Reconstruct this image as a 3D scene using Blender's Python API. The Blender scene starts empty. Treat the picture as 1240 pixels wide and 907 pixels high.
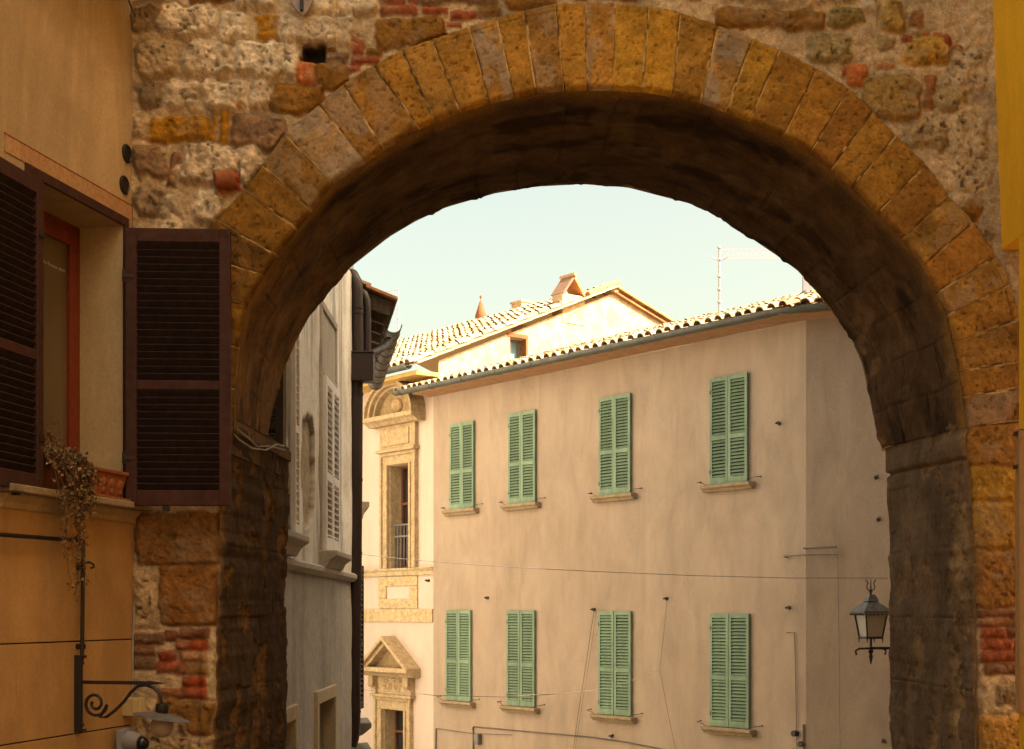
import bpy, math, random
import numpy as np
from mathutils import Vector

# ------------------------------------------------------------------ camera, world, sun, exposure
SC = bpy.context.scene
COL = SC.collection
F = 1722.0            # focal length in pixels of the 1240 px wide photograph
EYE = 1.7
HOR = 741.0
cam_d = bpy.data.cameras.new('camera')
cam = bpy.data.objects.new('camera', cam_d)
COL.objects.link(cam)
cam.location = (0, 0, EYE)
cam.rotation_euler = (math.radians(90), 0, 0)
cam_d.sensor_width = 36.0
cam_d.lens = F / 1240.0 * 36.0
cam_d.shift_y = (HOR - 453.5) / 1240.0
cam_d.clip_start = 0.05
cam_d.clip_end = 3000
SC.camera = cam

SUN_EL = math.radians(47)
sx, sy = 0.90, -0.436
n_ = math.hypot(sx, sy); sx /= n_; sy /= n_
TO_SUN = Vector((sx * math.cos(SUN_EL), sy * math.cos(SUN_EL), math.sin(SUN_EL)))
world = bpy.data.worlds.new('World')
SC.world = world
world.use_nodes = True
wn = world.node_tree
sky = wn.nodes.new('ShaderNodeTexSky')
sky.sky_type = 'NISHITA'
sky.sun_disc = False
sky.sun_elevation = SUN_EL
sky.sun_rotation = math.atan2(sx, sy)
sky.air_density = 1.0
sky.dust_density = 6.0
sky.ozone_density = 1.0
tint = wn.nodes.new('ShaderNodeMix'); tint.data_type = 'RGBA'; tint.blend_type = 'MULTIPLY'
tint.inputs[0].default_value = 1.0
tint.inputs[7].default_value = (1.0, 0.83, 0.525, 1)      # white balance: set for the shade, so the sky turns cream
wn.links.new(sky.outputs[0], tint.inputs[6])
wn.links.new(tint.outputs[2], wn.nodes['Background'].inputs[0])
wn.nodes['Background'].inputs[1].default_value = 0.15

sun_d = bpy.data.lights.new('sun', 'SUN')
sun_d.energy = 5.0
sun_d.angle = math.radians(0.5)
sun_d.color = (1.0, 0.9, 0.72)
sun = bpy.data.objects.new('sun', sun_d)
COL.objects.link(sun)
sun.rotation_euler = (-TO_SUN).to_track_quat('-Z', 'Y').to_euler()
sun.location = (20, -10, 40)

SC.view_settings.view_transform = 'Standard'
SC.view_settings.look = 'None'
SC.view_settings.gamma = 1.0
SC.view_settings.use_curve_mapping = False
SC.view_settings.exposure = 1.82
SC.render.engine = 'CYCLES'
SC.cycles.max_bounces = 8
SC.cycles.diffuse_bounces = 5

RNG = random.Random(7)

# ------------------------------------------------------------------ helpers
def W(u, v, y):
    return Vector(((u - 620) * y / F, y, EYE + (HOR - v) * y / F))

class Frame:
    """vertical plane: local x runs along it, local y goes into the building, z up"""
    def __init__(s, o, d):
        n = math.hypot(*d)
        s.o = o; s.d = (d[0] / n, d[1] / n)
        s.rot = math.atan2(s.d[1], s.d[0])
    def hit(s, u, v, off=0.0):
        ox = s.o[0] - s.d[1] * off; oy = s.o[1] + s.d[0] * off
        k = (u - 620) / F
        t = (k * oy - ox) / (s.d[0] - k * s.d[1])
        y = oy + s.d[1] * t
        return t, EYE + (HOR - v) * y / F
    def w(s, x, y, z=0.0):
        return Vector((s.o[0] + s.d[0] * x - s.d[1] * y, s.o[1] + s.d[1] * x + s.d[0] * y, z))
    def loc(s, p):
        dx, dy = p[0] - s.o[0], p[1] - s.o[1]
        return (dx * s.d[0] + dy * s.d[1], -dx * s.d[1] + dy * s.d[0], p[2])

class MB:
    def __init__(s):
        s.v = []; s.f = []; s.c = []; s.col = (1, 1, 1)
    def add(s, vs, fs):
        b = len(s.v)
        s.v += [tuple(p) for p in vs]; s.c += [s.col] * len(vs)
        s.f += [tuple(i + b for i in f) for f in fs]
        return s
    def box(s, x0, x1, y0, y1, z0, z1):
        return s.add([(x0, y0, z0), (x1, y0, z0), (x1, y1, z0), (x0, y1, z0), (x0, y0, z1), (x1, y0, z1), (x1, y1, z1), (x0, y1, z1)],
                     [(0, 3, 2, 1), (4, 5, 6, 7), (0, 1, 5, 4), (1, 2, 6, 5), (2, 3, 7, 6), (3, 0, 4, 7)])
    def obox(s, c, ax, ay, az):
        c, ax, ay, az = map(Vector, (c, ax, ay, az))
        vs = [c + i * ax + j * ay + k * az for k in (-.5, .5) for j, i in ((-.5, -.5), (-.5, .5), (.5, .5), (.5, -.5))]
        return s.add(vs, [(0, 3, 2, 1), (4, 5, 6, 7), (0, 1, 5, 4), (1, 2, 6, 5), (2, 3, 7, 6), (3, 0, 4, 7)])
    def prism(s, poly, f0, f1):
        """poly of 2-tuples; f0/f1 map a 2-tuple to the two end points"""
        n = len(poly)
        vs = [f0(*p) for p in poly] + [f1(*p) for p in poly]
        fs = [tuple(range(n))[::-1], tuple(range(n, 2 * n))]
        fs += [(i, (i + 1) % n, n + (i + 1) % n, n + i) for i in range(n)]
        return s.add(vs, fs)
    def xz(s, poly, y0, y1):
        return s.prism(poly, lambda a, b: (a, y0, b), lambda a, b: (a, y1, b))
    def yz(s, poly, x0, x1):
        return s.prism(poly, lambda a, b: (x0, a, b), lambda a, b: (x1, a, b))
    def xy(s, poly, z0, z1):
        return s.prism(poly, lambda a, b: (a, b, z0), lambda a, b: (a, b, z1))
    def tube(s, pts, r, n=8, caps=True):
        pts = [Vector(p) for p in pts]
        rs = r if isinstance(r, (list, tuple)) else [r] * len(pts)
        vs = []; up = None
        for i, p in enumerate(pts):
            t = (pts[min(i + 1, len(pts) - 1)] - pts[max(i - 1, 0)]).normalized()
            if up is None:
                up = t.orthogonal().normalized()
            else:
                up = (up - t * up.dot(t))
                up = up.normalized() if up.length > 1e-6 else t.orthogonal().normalized()
            b = t.cross(up)
            for k in range(n):
                a = 2 * math.pi * k / n
                vs.append(p + (up * math.cos(a) + b * math.sin(a)) * rs[i])
        fs = []
        for i in range(len(pts) - 1):
            for k in range(n):
                fs.append((i * n + k, i * n + (k + 1) % n, (i + 1) * n + (k + 1) % n, (i + 1) * n + k))
        if caps:
            fs.append(tuple(range(n))[::-1]); fs.append(tuple(range((len(pts) - 1) * n, len(pts) * n)))
        return s.add(vs, fs)
    def lathe(s, prof, c, n=20, ax=(0, 0, 1)):
        """prof: (radius, height) list"""
        ax = Vector(ax).normalized(); a = ax.orthogonal().normalized(); b = ax.cross(a); c = Vector(c)
        vs = []
        for r, h in prof:
            for k in range(n):
                t = 2 * math.pi * k / n
                vs.append(c + ax * h + (a * math.cos(t) + b * math.sin(t)) * r)
        fs = [(i * n + k, i * n + (k + 1) % n, (i + 1) * n + (k + 1) % n, (i + 1) * n + k) for i in range(len(prof) - 1) for k in range(n)]
        fs.append(tuple(range(n))[::-1]); fs.append(tuple(range((len(prof) - 1) * n, len(prof) * n)))
        return s.add(vs, fs)
    def ball(s, c, r, n=16, m=10, sc=(1, 1, 1)):
        vs = []; 
        for j in range(m + 1):
            th = math.pi * j / m
            for k in range(n):
                a = 2 * math.pi * k / n
                vs.append((c[0] + r * sc[0] * math.sin(th) * math.cos(a), c[1] + r * sc[1] * math.sin(th) * math.sin(a), c[2] + r * sc[2] * math.cos(th)))
        fs = [(j * n + k, (j + 1) * n + k, (j + 1) * n + (k + 1) % n, j * n + (k + 1) % n) for j in range(m) for k in range(n)]
        return s.add(vs, fs)
    def trough(s, pts, r, side, thick=0.006, n=10, up=(0, 0, 1)):
        """half-round open gutter along pts, side = horizontal vector"""
        side = Vector(side).normalized(); up = Vector(up)
        vs = []
        for p in pts:
            p = Vector(p)
            for rr in (r, r - thick):
                for k in range(n + 1):
                    a = math.pi * k / n
                    vs.append(p + side * math.cos(a) * rr - up * math.sin(a) * rr)
        m = 2 * (n + 1); fs = []
        for i in range(len(pts) - 1):
            for q in (0, n + 1):
                for k in range(n):
                    fs.append((i * m + q + k, i * m + q + k + 1, (i + 1) * m + q + k + 1, (i + 1) * m + q + k))
            fs.append((i * m, (i + 1) * m, (i + 1) * m + n + 1, i * m + n + 1))
            fs.append((i * m + n, (i + 1) * m + n, (i + 1) * m + 2 * n + 1, i * m + 2 * n + 1))
        for i in (0, len(pts) - 1):
            for k in range(n):
                fs.append((i * m + k, i * m + k + 1, i * m + n + 1 + k + 1, i * m + n + 1 + k))
        return s.add(vs, fs)
    def build(s, name, mat, parent=None, smooth=False, bevel=0.0, loc=None):
        me = bpy.data.meshes.new(name)
        me.from_pydata(s.v, [], s.f)
        ca = me.color_attributes.new('Col', 'FLOAT_COLOR', 'POINT')
        arr = np.ones((len(s.v), 4), dtype=np.float32); arr[:, :3] = np.array(s.c, dtype=np.float32).reshape(-1, 3)
        ca.data.foreach_set('color', arr.ravel())
        me.materials.append(mat)
        o = bpy.data.objects.new(name, me)
        COL.objects.link(o)
        if parent: o.parent = parent
        if loc: o.location = loc
        import bmesh
        bm = bmesh.new(); bm.from_mesh(me)
        bmesh.ops.recalc_face_normals(bm, faces=bm.faces[:])
        bm.to_mesh(me); bm.free()
        if smooth:
            me.polygons.foreach_set('use_smooth', [True] * len(me.polygons))
            try: me.set_sharp_from_angle(angle=math.radians(45))
            except Exception: pass
        if bevel:
            md = o.modifiers.new('bevel', 'BEVEL'); md.width = bevel; md.segments = 2; md.limit_method = 'ANGLE'
        return o

def tag(o, label=None, cat=None, group=None, kind=None):
    if label: o['label'] = label
    if cat: o['category'] = cat
    if group: o['group'] = group
    if kind: o['kind'] = kind
    return o

def thing(name, label, cat, loc=(0, 0, 0), rot=0.0, group=None):
    o = bpy.data.objects.new(name, None); COL.objects.link(o)
    o.empty_display_size = 0.2
    o.location = loc; o.rotation_euler = (0, 0, rot)
    return tag(o, label, cat, group)

def copy_tree(o, parent=None, kids=None):
    c = o.copy(); COL.objects.link(c); c.parent = parent
    for ch in list(o.children):
        if ch is not c: copy_tree(ch, c)
    return c

def grid_obj(name, P, C, mask, mat, parent, smooth=True):
    """list of (P (n,m,3), C (n,m,3), mask (n-1,m-1) or None) sheets joined to one mesh"""
    vs = []; fs = []; cs = []; base = 0
    for p, c, k in zip(P, C, mask):
        n, m = p.shape[:2]
        vs.append(p.reshape(-1, 3)); cs.append(c.reshape(-1, 3))
        i, j = np.meshgrid(np.arange(n - 1), np.arange(m - 1), indexing='ij')
        q = np.stack([i * m + j, i * m + j + 1, (i + 1) * m + j + 1, (i + 1) * m + j], -1) + base
        if k is not None: q = q[k]
        fs.append(q.reshape(-1, 4)); base += n * m
    v = np.concatenate(vs); f = np.concatenate(fs); c = np.concatenate(cs)
    used = np.zeros(len(v), bool); used[f.ravel()] = True
    idx = np.cumsum(used) - 1
    v = v[used]; c = c[used]; f = idx[f]
    me = bpy.data.meshes.new(name)
    me.vertices.add(len(v)); me.vertices.foreach_set('co', v.astype(np.float32).ravel())
    me.loops.add(len(f) * 4); me.loops.foreach_set('vertex_index', f.astype(np.int32).ravel())
    me.polygons.add(len(f)); me.polygons.foreach_set('loop_start', np.arange(0, len(f) * 4, 4, dtype=np.int32))
    me.update(calc_edges=True)
    me.polygons.foreach_set('use_smooth', [smooth] * len(f))
    ca = me.color_attributes.new('Col', 'FLOAT_COLOR', 'POINT')
    arr = np.ones((len(v), 4), np.float32); arr[:, :3] = np.clip(c, 0.004, 0.95)
    ca.data.foreach_set('color', arr.ravel())
    me.materials.append(mat)
    o = bpy.data.objects.new(name, me); COL.objects.link(o)
    if parent: o.parent = parent
    return o

# numpy noise
_tab = {}
def vn(x, y, seed=0):
    if seed not in _tab: _tab[seed] = np.random.RandomState(seed + 11).rand(256, 256)
    T = _tab[seed]
    xi = np.floor(x); yi = np.floor(y)
    fx = x - xi; fy = y - yi
    fx = fx * fx * (3 - 2 * fx); fy = fy * fy * (3 - 2 * fy)
    a = xi.astype(int) & 255; b = yi.astype(int) & 255; a1 = (a + 1) & 255; b1 = (b + 1) & 255
    return (T[a, b] * (1 - fx) + T[a1, b] * fx) * (1 - fy) + (T[a, b1] * (1 - fx) + T[a1, b1] * fx) * fy
def fbm(x, y, seed=0, o=4, g=0.5):
    s = 0; a = 1; t = 0
    for k in range(o):
        s = s + a * vn(x * 2 ** k + 7.3 * k, y * 2 ** k + 3.1 * k, seed + k); t += a; a *= g
    return s / t          # 0..1
def sstep(a, b, x):
    t = np.clip((x - a) / (b - a), 0, 1); return t * t * (3 - 2 * t)

# ------------------------------------------------------------------ materials
def nodes_of(m):
    m.use_nodes = True
    nt = m.node_tree
    return nt, nt.nodes, nt.links, nt.nodes['Principled BSDF']

def ramp(nt, fac, c0, c1, p0=0.3, p1=0.7):
    r = nt.nodes.new('ShaderNodeValToRGB')
    r.color_ramp.elements[0].position = p0; r.color_ramp.elements[0].color = (*c0, 1)
    r.color_ramp.elements[1].position = p1; r.color_ramp.elements[1].color = (*c1, 1)
    nt.links.new(fac, r.inputs[0]); return r.outputs[0]

def noise(nt, vec, scale, detail=4, rough=0.6, dist=0.0):
    n = nt.nodes.new('ShaderNodeTexNoise'); n.inputs['Scale'].default_value = scale
    n.inputs['Detail'].default_value = detail; n.inputs['Roughness'].default_value = rough
    n.inputs['Distortion'].default_value = dist
    nt.links.new(vec, n.inputs['Vector']); return n.outputs['Fac']

def mix(nt, a, b, fac=1.0, mode='MULTIPLY'):
    m = nt.nodes.new('ShaderNodeMix'); m.data_type = 'RGBA'; m.blend_type = mode
    if isinstance(fac, (int, float)): m.inputs[0].default_value = fac
    else: nt.links.new(fac, m.inputs[0])
    for s, i in ((a, 6), (b, 7)):
        if isinstance(s, tuple): m.inputs[i].default_value = (*s, 1)
        else: nt.links.new(s, m.inputs[i])
    return m.outputs[2]

def coord(nt, scale=(1, 1, 1)):
    t = nt.nodes.new('ShaderNodeTexCoord'); mp = nt.nodes.new('ShaderNodeMapping')
    mp.inputs['Scale'].default_value = scale
    nt.links.new(t.outputs['Object'], mp.inputs['Vector']); return mp.outputs[0]

def bump(nt, h, strength, dist, prev=None):
    b = nt.nodes.new('ShaderNodeBump'); b.inputs['Strength'].default_value = strength; b.inputs['Distance'].default_value = dist
    nt.links.new(h, b.inputs['Height'])
    if prev is not None: nt.links.new(prev, b.inputs['Normal'])
    return b.outputs[0]

def plaster(name, base, stain, scale=0.8, streak=0.5, bmp=0.4, fine=45, rough=0.92, speck=0.12, vert=0.22, k=(1, .93, .79)):
    base = tuple(a * b for a, b in zip(base, k)); stain = tuple(a * b for a, b in zip(stain, k))
    m = bpy.data.materials.new(name); nt, N, L, P = nodes_of(m)
    v = coord(nt); vs = coord(nt, (1, 1, vert))
    c = ramp(nt, noise(nt, v, scale, 6, 0.62, 0.4), stain, base, 0.28, 0.62)
    st = ramp(nt, noise(nt, vs, 2.6, 6, 0.7, 0.6), tuple(1 - streak * .55 for _ in range(3)), (1.06, 1.05, 1.03), 0.3, 0.62)
    c = mix(nt, c, st, 1.0)
    sp = ramp(nt, noise(nt, v, fine, 3, 0.7), (1 - speck * 2, 1 - speck * 2.1, 1 - speck * 2.3), (1 + speck * .4,) * 3, 0.25, 0.6)
    c = mix(nt, c, sp, 1.0)
    L.new(c, P.inputs['Base Color']); P.inputs['Roughness'].default_value = rough
    b = bump(nt, noise(nt, v, 3.0, 5, 0.6), bmp, 0.02)
    b = bump(nt, noise(nt, v, fine * 1.6, 4, 0.7), bmp * .8, 0.004, b)
    L.new(b, P.inputs['Normal'])
    return m

def attr_mat(name, bmp=0.6, fine=70, rough=0.93, var=0.35, vscale=14, spec=0.3, k=(1, .93, .79)):
    m = bpy.data.materials.new(name); nt, N, L, P = nodes_of(m)
    a = N.new('ShaderNodeAttribute'); a.attribute_name = 'Col'
    v = coord(nt)
    n1 = ramp(nt, noise(nt, v, vscale, 6, 0.68, 0.3), (1 - var,) * 3, (1 + var * .7,) * 3, 0.3, 0.7)
    n2 = ramp(nt, noise(nt, v, fine, 4, 0.75), (1 - var,) * 3, (1 + var * .5,) * 3, 0.3, 0.65)
    c = mix(nt, mix(nt, mix(nt, a.outputs['Color'], k), n1), n2)
    L.new(c, P.inputs['Base Color']); P.inputs['Roughness'].default_value = rough
    P.inputs['Specular IOR Level'].default_value = spec
    b = bump(nt, noise(nt, v, fine * .35, 5, 0.7), bmp, 0.012)
    b = bump(nt, noise(nt, v, fine * 1.5, 3, 0.7), bmp * .8, 0.003, b)
    L.new(b, P.inputs['Normal'])
    return m

def paint(name, col, rough=0.5, var=0.25, scale=9, bmp=0.15, metal=0.0, wear=None, wpos=(0.66, 0.72), zsq=0.25):
    m = bpy.data.materials.new(name); nt, N, L, P = nodes_of(m)
    v = coord(nt, (1, 1, zsq)); v1 = coord(nt)
    c = ramp(nt, noise(nt, v, scale, 5, 0.65), tuple(x * (1 - var) for x in col), tuple(min(1, x * (1 + var * .8)) for x in col), 0.3, 0.7)
    if wear:
        w = ramp(nt, noise(nt, v1, 38, 4, 0.7), (0, 0, 0), (1, 1, 1), *wpos)
        c = mix(nt, c, wear, w, 'MIX')
    L.new(c, P.inputs['Base Color'])
    r = ramp(nt, noise(nt, v1, 20, 4, 0.6), (max(rough - .15, 0),) * 3, (min(rough + .15, 1),) * 3)
    L.new(r, P.inputs['Roughness']); P.inputs['Metallic'].default_value = metal
    L.new(bump(nt, noise(nt, v, 60, 4, 0.7), bmp, 0.003), P.inputs['Normal'])
    return m

M = {}
M['stone'] = attr_mat('arch_stone', 0.9, 80, 0.95, 0.30, 16, 0.15)
M['ring'] = attr_mat('arch_sandstone', 0.8, 70, 0.9, 0.26, 11, 0.25)
M['soffit'] = attr_mat('vault_plaster', 0.7, 60, 0.97, 0.34, 5, 0.1)
M['attr'] = attr_mat('tile_clay', 0.5, 60, 0.92, 0.22, 20, 0.2)
M['carved'] = attr_mat('carved_stone', 0.9, 30, 0.95, 0.34, 9, 0.15, (.84, .80, .74))
M['tan'] = plaster('tan_plaster', (0.375, 0.29, 0.225), (0.318, 0.24, 0.178), 0.55, 0.34, 0.35, 40, 0.95, 0.07, 0.3, (1, 1, 1))
M['cream'] = plaster('cream_plaster', (0.56, 0.455, 0.40), (0.52, 0.41, 0.34), 0.7, 0.16, 0.25, 40, 0.95, 0.05, 0.22, (1, 1, 1))
M['eave_yellow'] = plaster('eave_plaster', (0.62, 0.44, 0.17), (0.55, 0.37, 0.13), 1.2, 0.2, 0.25, 40)
M['orange'] = plaster('ochre_plaster', (0.55, 0.425, 0.29), (0.40, 0.30, 0.19), 1.3, 0.62, 0.35, 55, 0.93, 0.09, 0.16)
M['slab'] = plaster('orange_cladding', (0.50, 0.315, 0.145), (0.38, 0.225, 0.095), 1.6, 0.42, 0.15, 50, 0.75, 0.07, 0.10)
M['yellow'] = plaster('yellow_plaster', (0.92, 0.55, 0.012), (0.82, 0.47, 0.008), 1.2, 0.25, 0.3, 50, 0.9, 0.05)
M['reveal'] = plaster('reveal_plaster', (0.50, 0.40, 0.25), (0.42, 0.32, 0.18), 2.2, 0.2, 0.3, 60, 0.95, 0.08)
M['fresco'] = plaster('faded_fresco', (0.47, 0.30, 0.17), (0.42, 0.22, 0.13), 5.0, 0.3, 0.3, 40, 0.95, 0.16)
M['brick_white'] = plaster('bleached_brick', (0.58, 0.48, 0.37), (0.38, 0.26, 0.16), 3.2, 0.35, 0.9, 22, 0.95, 0.16, 3.0)
M['grey_plain'] = plaster('grey_plaster', (0.44, 0.41, 0.37), (0.34, 0.31, 0.27), 0.9, 0.4, 0.35, 45, k=(1, 1, 1))
M['far_wall'] = plaster('ochre_wall', (0.46, 0.34, 0.21), (0.38, 0.27, 0.16), 0.8, 0.4, 0.35, 40)
def fade(m, a=.84, b=1.12):
    nt, N, L, P = nodes_of(m); oi = N.new('ShaderNodeObjectInfo'); mr = N.new('ShaderNodeMapRange')
    mr.inputs['To Min'].default_value = a; mr.inputs['To Max'].default_value = b
    L.new(oi.outputs['Random'], mr.inputs['Value'])
    src = P.inputs['Base Color'].links[0].from_socket
    mm = N.new('ShaderNodeMix'); mm.data_type = 'RGBA'; mm.blend_type = 'MULTIPLY'; mm.inputs[0].default_value = 1
    L.new(src, mm.inputs[6]); L.new(mr.outputs['Result'], mm.inputs[7]); L.new(mm.outputs[2], P.inputs['Base Color'])
M['green'] = paint('green_shutter_paint', (0.165, 0.25, 0.168), 0.7, 0.25, 7, 0.25, 0, (0.26, 0.31, 0.23), (0.62, 0.76))
fade(M['green'])
M['bluegreen'] = paint('bluegreen_shutter_paint', (0.10, 0.19, 0.17), 0.6, 0.2, 7, 0.2)
M['maroon'] = paint('maroon_shutter_paint', (0.042, 0.0085, 0.0032), 0.8, 0.3, 6, 0.2, 0, (0.22, 0.17, 0.14), (0.775, 0.79))
M['louvre'] = paint('maroon_louvre_paint', (0.017, 0.005, 0.0035), 0.85, 0.3, 6, 0.2, 0, (0.12, 0.09, 0.07), (0.77, 0.79))
M['maroon_dark'] = paint('dark_brown_paint', (0.022, 0.012, 0.009), 0.6, 0.3, 6, 0.2)
M['redwood'] = paint('red_varnished_wood', (0.19, 0.030, 0.008), 0.42, 0.35, 10, 0.1, 0, None, zsq=0.06)
M['white_shutter'] = paint('white_shutter_paint', (0.72, 0.70, 0.70), 0.6, 0.15, 9, 0.2)
M['brownwood'] = paint('brown_window_wood', (0.13, 0.05, 0.028), 0.5, 0.3, 9, 0.1)
M['eave_wood'] = paint('eave_timber', (0.10, 0.068, 0.045), 0.85, 0.5, 12, 0.4)
M['soffit_wood'] = paint('eave_boards', (0.33, 0.18, 0.09), 0.85, 0.25, 7, 0.4)
M['gutter'] = paint('gutter_metal', (0.085, 0.095, 0.088), 0.5, 0.25, 5, 0.1, 0.3)
M['pipe'] = paint('brown_pipe', (0.026, 0.014, 0.013), 0.5, 0.25, 5, 0.08, 0.2, (0.16, 0.12, 0.10), (0.76, 0.8))
M['iron'] = paint('wrought_iron', (0.030, 0.022, 0.022), 0.5, 0.35, 16, 0.25, 0.4)
M['iron_light'] = paint('weathered_iron', (0.16, 0.15, 0.14), 0.6, 0.35, 16, 0.25, 0.3)
M['rust'] = paint('rusty_plate', (0.33, 0.26, 0.23), 0.7, 0.3, 20, 0.4, 0.1, (0.28, 0.12, 0.05), (0.6, 0.72))
M['sill'] = plaster('sill_stone', (0.36, 0.29, 0.21), (0.22, 0.175, 0.13), 5.0, 0.35, 0.7, 40, 0.95, 0.18)
M['terracotta'] = plaster('terracotta', (0.33, 0.115, 0.045), (0.22, 0.07, 0.03), 6.0, 0.3, 0.4, 40, 0.85, 0.16)
M['stem'] = paint('dry_stem', (0.13, 0.07, 0.03), 0.9, 0.3, 20)
M['cable'] = paint('grey_cable', (0.30, 0.27, 0.23), 0.7, 0.2, 10)
M['cable_dark'] = paint('dark_cable', (0.10, 0.08, 0.065), 0.7, 0.2, 10)
M['boxcream'] = paint('cream_plastic', (0.50, 0.38, 0.18), 0.5, 0.12, 12)
M['camgrey'] = paint('grey_enclosure', (0.24, 0.24, 0.26), 0.5, 0.12, 12)
M['black'] = paint('dark_glass', (0.012, 0.011, 0.012), 0.12, 0.2, 12, 0.0)
M['mast'] = paint('mast_metal', (0.35, 0.33, 0.33), 0.5, 0.2, 10, 0.1, 0.3)
M['crane'] = paint('crane_paint', (0.75, 0.36, 0.25), 0.6, 0.1, 3)
M['dark'] = paint('dark_interior', (0.014, 0.011, 0.009), 0.95, 0.3, 8)
M['dim_wall'] = plaster('brown_plaster', (0.20, 0.14, 0.085), (0.14, 0.1, 0.06), .8, .3, .3, 40)
M['pale_wall'] = plaster('pale_bounce_plaster', (0.78, 0.74, 0.66), (0.70, 0.65, 0.56), .8, .3, .3, 40, k=(1, 1, 1))  # kept pale to bounce sun onto the facades opposite
M['ground'] = plaster('street_stone', (0.17, 0.145, 0.115), (0.12, 0.1, 0.08), 0.6, 0.1, 0.8, 8, 0.9, 0.15, 1)

def leaf_mat():
    m = bpy.data.materials.new('dry_leaf'); nt, N, L, P = nodes_of(m)
    a = N.new('ShaderNodeAttribute'); a.attribute_name = 'Col'
    L.new(a.outputs['Color'], P.inputs['Base Color']); P.inputs['Roughness'].default_value = 0.8
    return m
M['leaf'] = leaf_mat()

def glass_mat(name, col, rough=0.08, trans=0.0, alpha=1.0):
    m = bpy.data.materials.new(name); nt, N, L, P = nodes_of(m)
    v = coord(nt, (1, 1, 0.5))
    L.new(ramp(nt, noise(nt, v, 3, 4), tuple(x * .75 for x in col), col), P.inputs['Base Color'])
    P.inputs['Roughness'].default_value = rough; P.inputs['Transmission Weight'].default_value = trans
    L.new(bump(nt, noise(nt, v, 4, 2), 0.05, 0.01), P.inputs['Normal'])
    return m
M['curtain_glass'] = glass_mat('curtained_glass', (0.16, 0.115, 0.065), 0.16)
M['pane_dark'] = glass_mat('old_window_glass', (0.03, 0.028, 0.026), 0.06)
M['pane_blue'] = glass_mat('attic_glass', (0.20, 0.33, 0.42), 0.1)  # blue of the reflected sky is put into the pane colour
M['lamp_glass'] = glass_mat('frosted_lamp_glass', (0.45, 0.41, 0.34), 0.4)
M['globe'] = glass_mat('frosted_globe', (0.42, 0.34, 0.27), 0.3)
M['lettering'] = paint('white_lettering', (0.55, 0.50, 0.42), 0.6, 0.1, 10)

# ------------------------------------------------------------------ ground: one sheet
def build_ground():
    ys = [-500, -60, -12, -4, 2, 7, 8.5, 10, 12, 14, 16, 18, 22, 30, 60, 200, 900]
    def zz(y):
        if y <= 7: return 0.0
        if y >= 17: return -3.3
        t = (y - 7) / 10; return -3.3 * t * t * (3 - 2 * t)
    xs = [-600, -60, -20, -6, -3, -1.5, 0, 1.5, 3, 6, 20, 60, 600]
    mb = MB()
    mb.add([(x, y, zz(y)) for y in ys for x in xs],
           [(j * len(xs) + i, j * len(xs) + i + 1, (j + 1) * len(xs) + i + 1, (j + 1) * len(xs) + i) for j in range(len(ys) - 1) for i in range(len(xs) - 1)])
    o = mb.build('ground', M['ground'], smooth=True)
    tag(o, 'stone paved street sloping down beyond the arch', 'street', kind='structure')
build_ground()

# ------------------------------------------------------------------ the stone archway
YA, YB = 8.0, 9.6
arch = thing('stone_archway', 'old rubble stone gateway with ochre voussoirs spanning the street', 'archway', (0, YA, 0))
# joints of the voussoirs: (outer u,v, inner u,v)
J = [(183, 518, 283, 518), (185, 462, 284, 470), (190, 405, 288, 420), (205, 348, 300, 370), (228, 305, 320, 334), (262, 268, 336, 310), (296, 231, 360, 279), (318, 201, 378, 256),
     (345, 163, 403, 224), (386, 128, 444, 197), (416, 103, 465, 182), (452, 80, 508, 157), (487, 62, 527, 148), (523, 48, 558, 137),
     (568, 34, 593, 126), (602, 23, 623, 119), (634, 14, 650, 114), (672, 6, 683, 111), (708, 4, 711, 110), (744, 6, 742, 110),
     (785, 9, 778, 112), (823, 17, 814, 117), (868, 31, 849, 125), (910, 48, 879, 137), (943, 62, 907, 148), (988, 84, 948, 166),
     (1027, 108, 981, 185), (1056, 136, 1006, 205), (1084, 165, 1031, 228), (1120, 200, 1062, 258), (1148, 238, 1091, 289), (1177, 268, 1117, 322),
     (1205, 310, 1134, 355), (1222, 345, 1146, 382), (1234, 388, 1153, 415), (1240, 438, 1161, 449), (1243, 469, 1166, 481), (1246, 508, 1170, 518)]
BACK = [(322, 545), (328, 505), (342, 452), (359, 412), (374, 384), (400, 350), (424, 324), (471, 287), (503, 268), (540, 251), (600, 234), (650, 226), (705, 223),
        (760, 227), (837, 247), (870, 262), (903, 284), (940, 309), (965, 327), (982, 345), (1008, 378), (1031, 410), (1045, 443), (1053, 482), (1060, 516), (1068, 546)]
inner = np.array([(j[2], j[3]) for j in J], float); outer = np.array([(j[0], j[1]) for j in J], float)

OC = (.40, .205, .022); OB = (.26, .13, .026); UB = (.27, .175, .11); PA = (.64, .54, .425); WH = (.76, .665, .54); TN = (.48, .37, .245)
MO = (.53, .42, .295); BR = (.34, .105, .05); TC = (.52, .19, .07); MS = (.31, .245, .11); YL = (.50, .31, .075); DK = (.30, .22, .15); HOLE = (.05, .035, .02)
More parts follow.
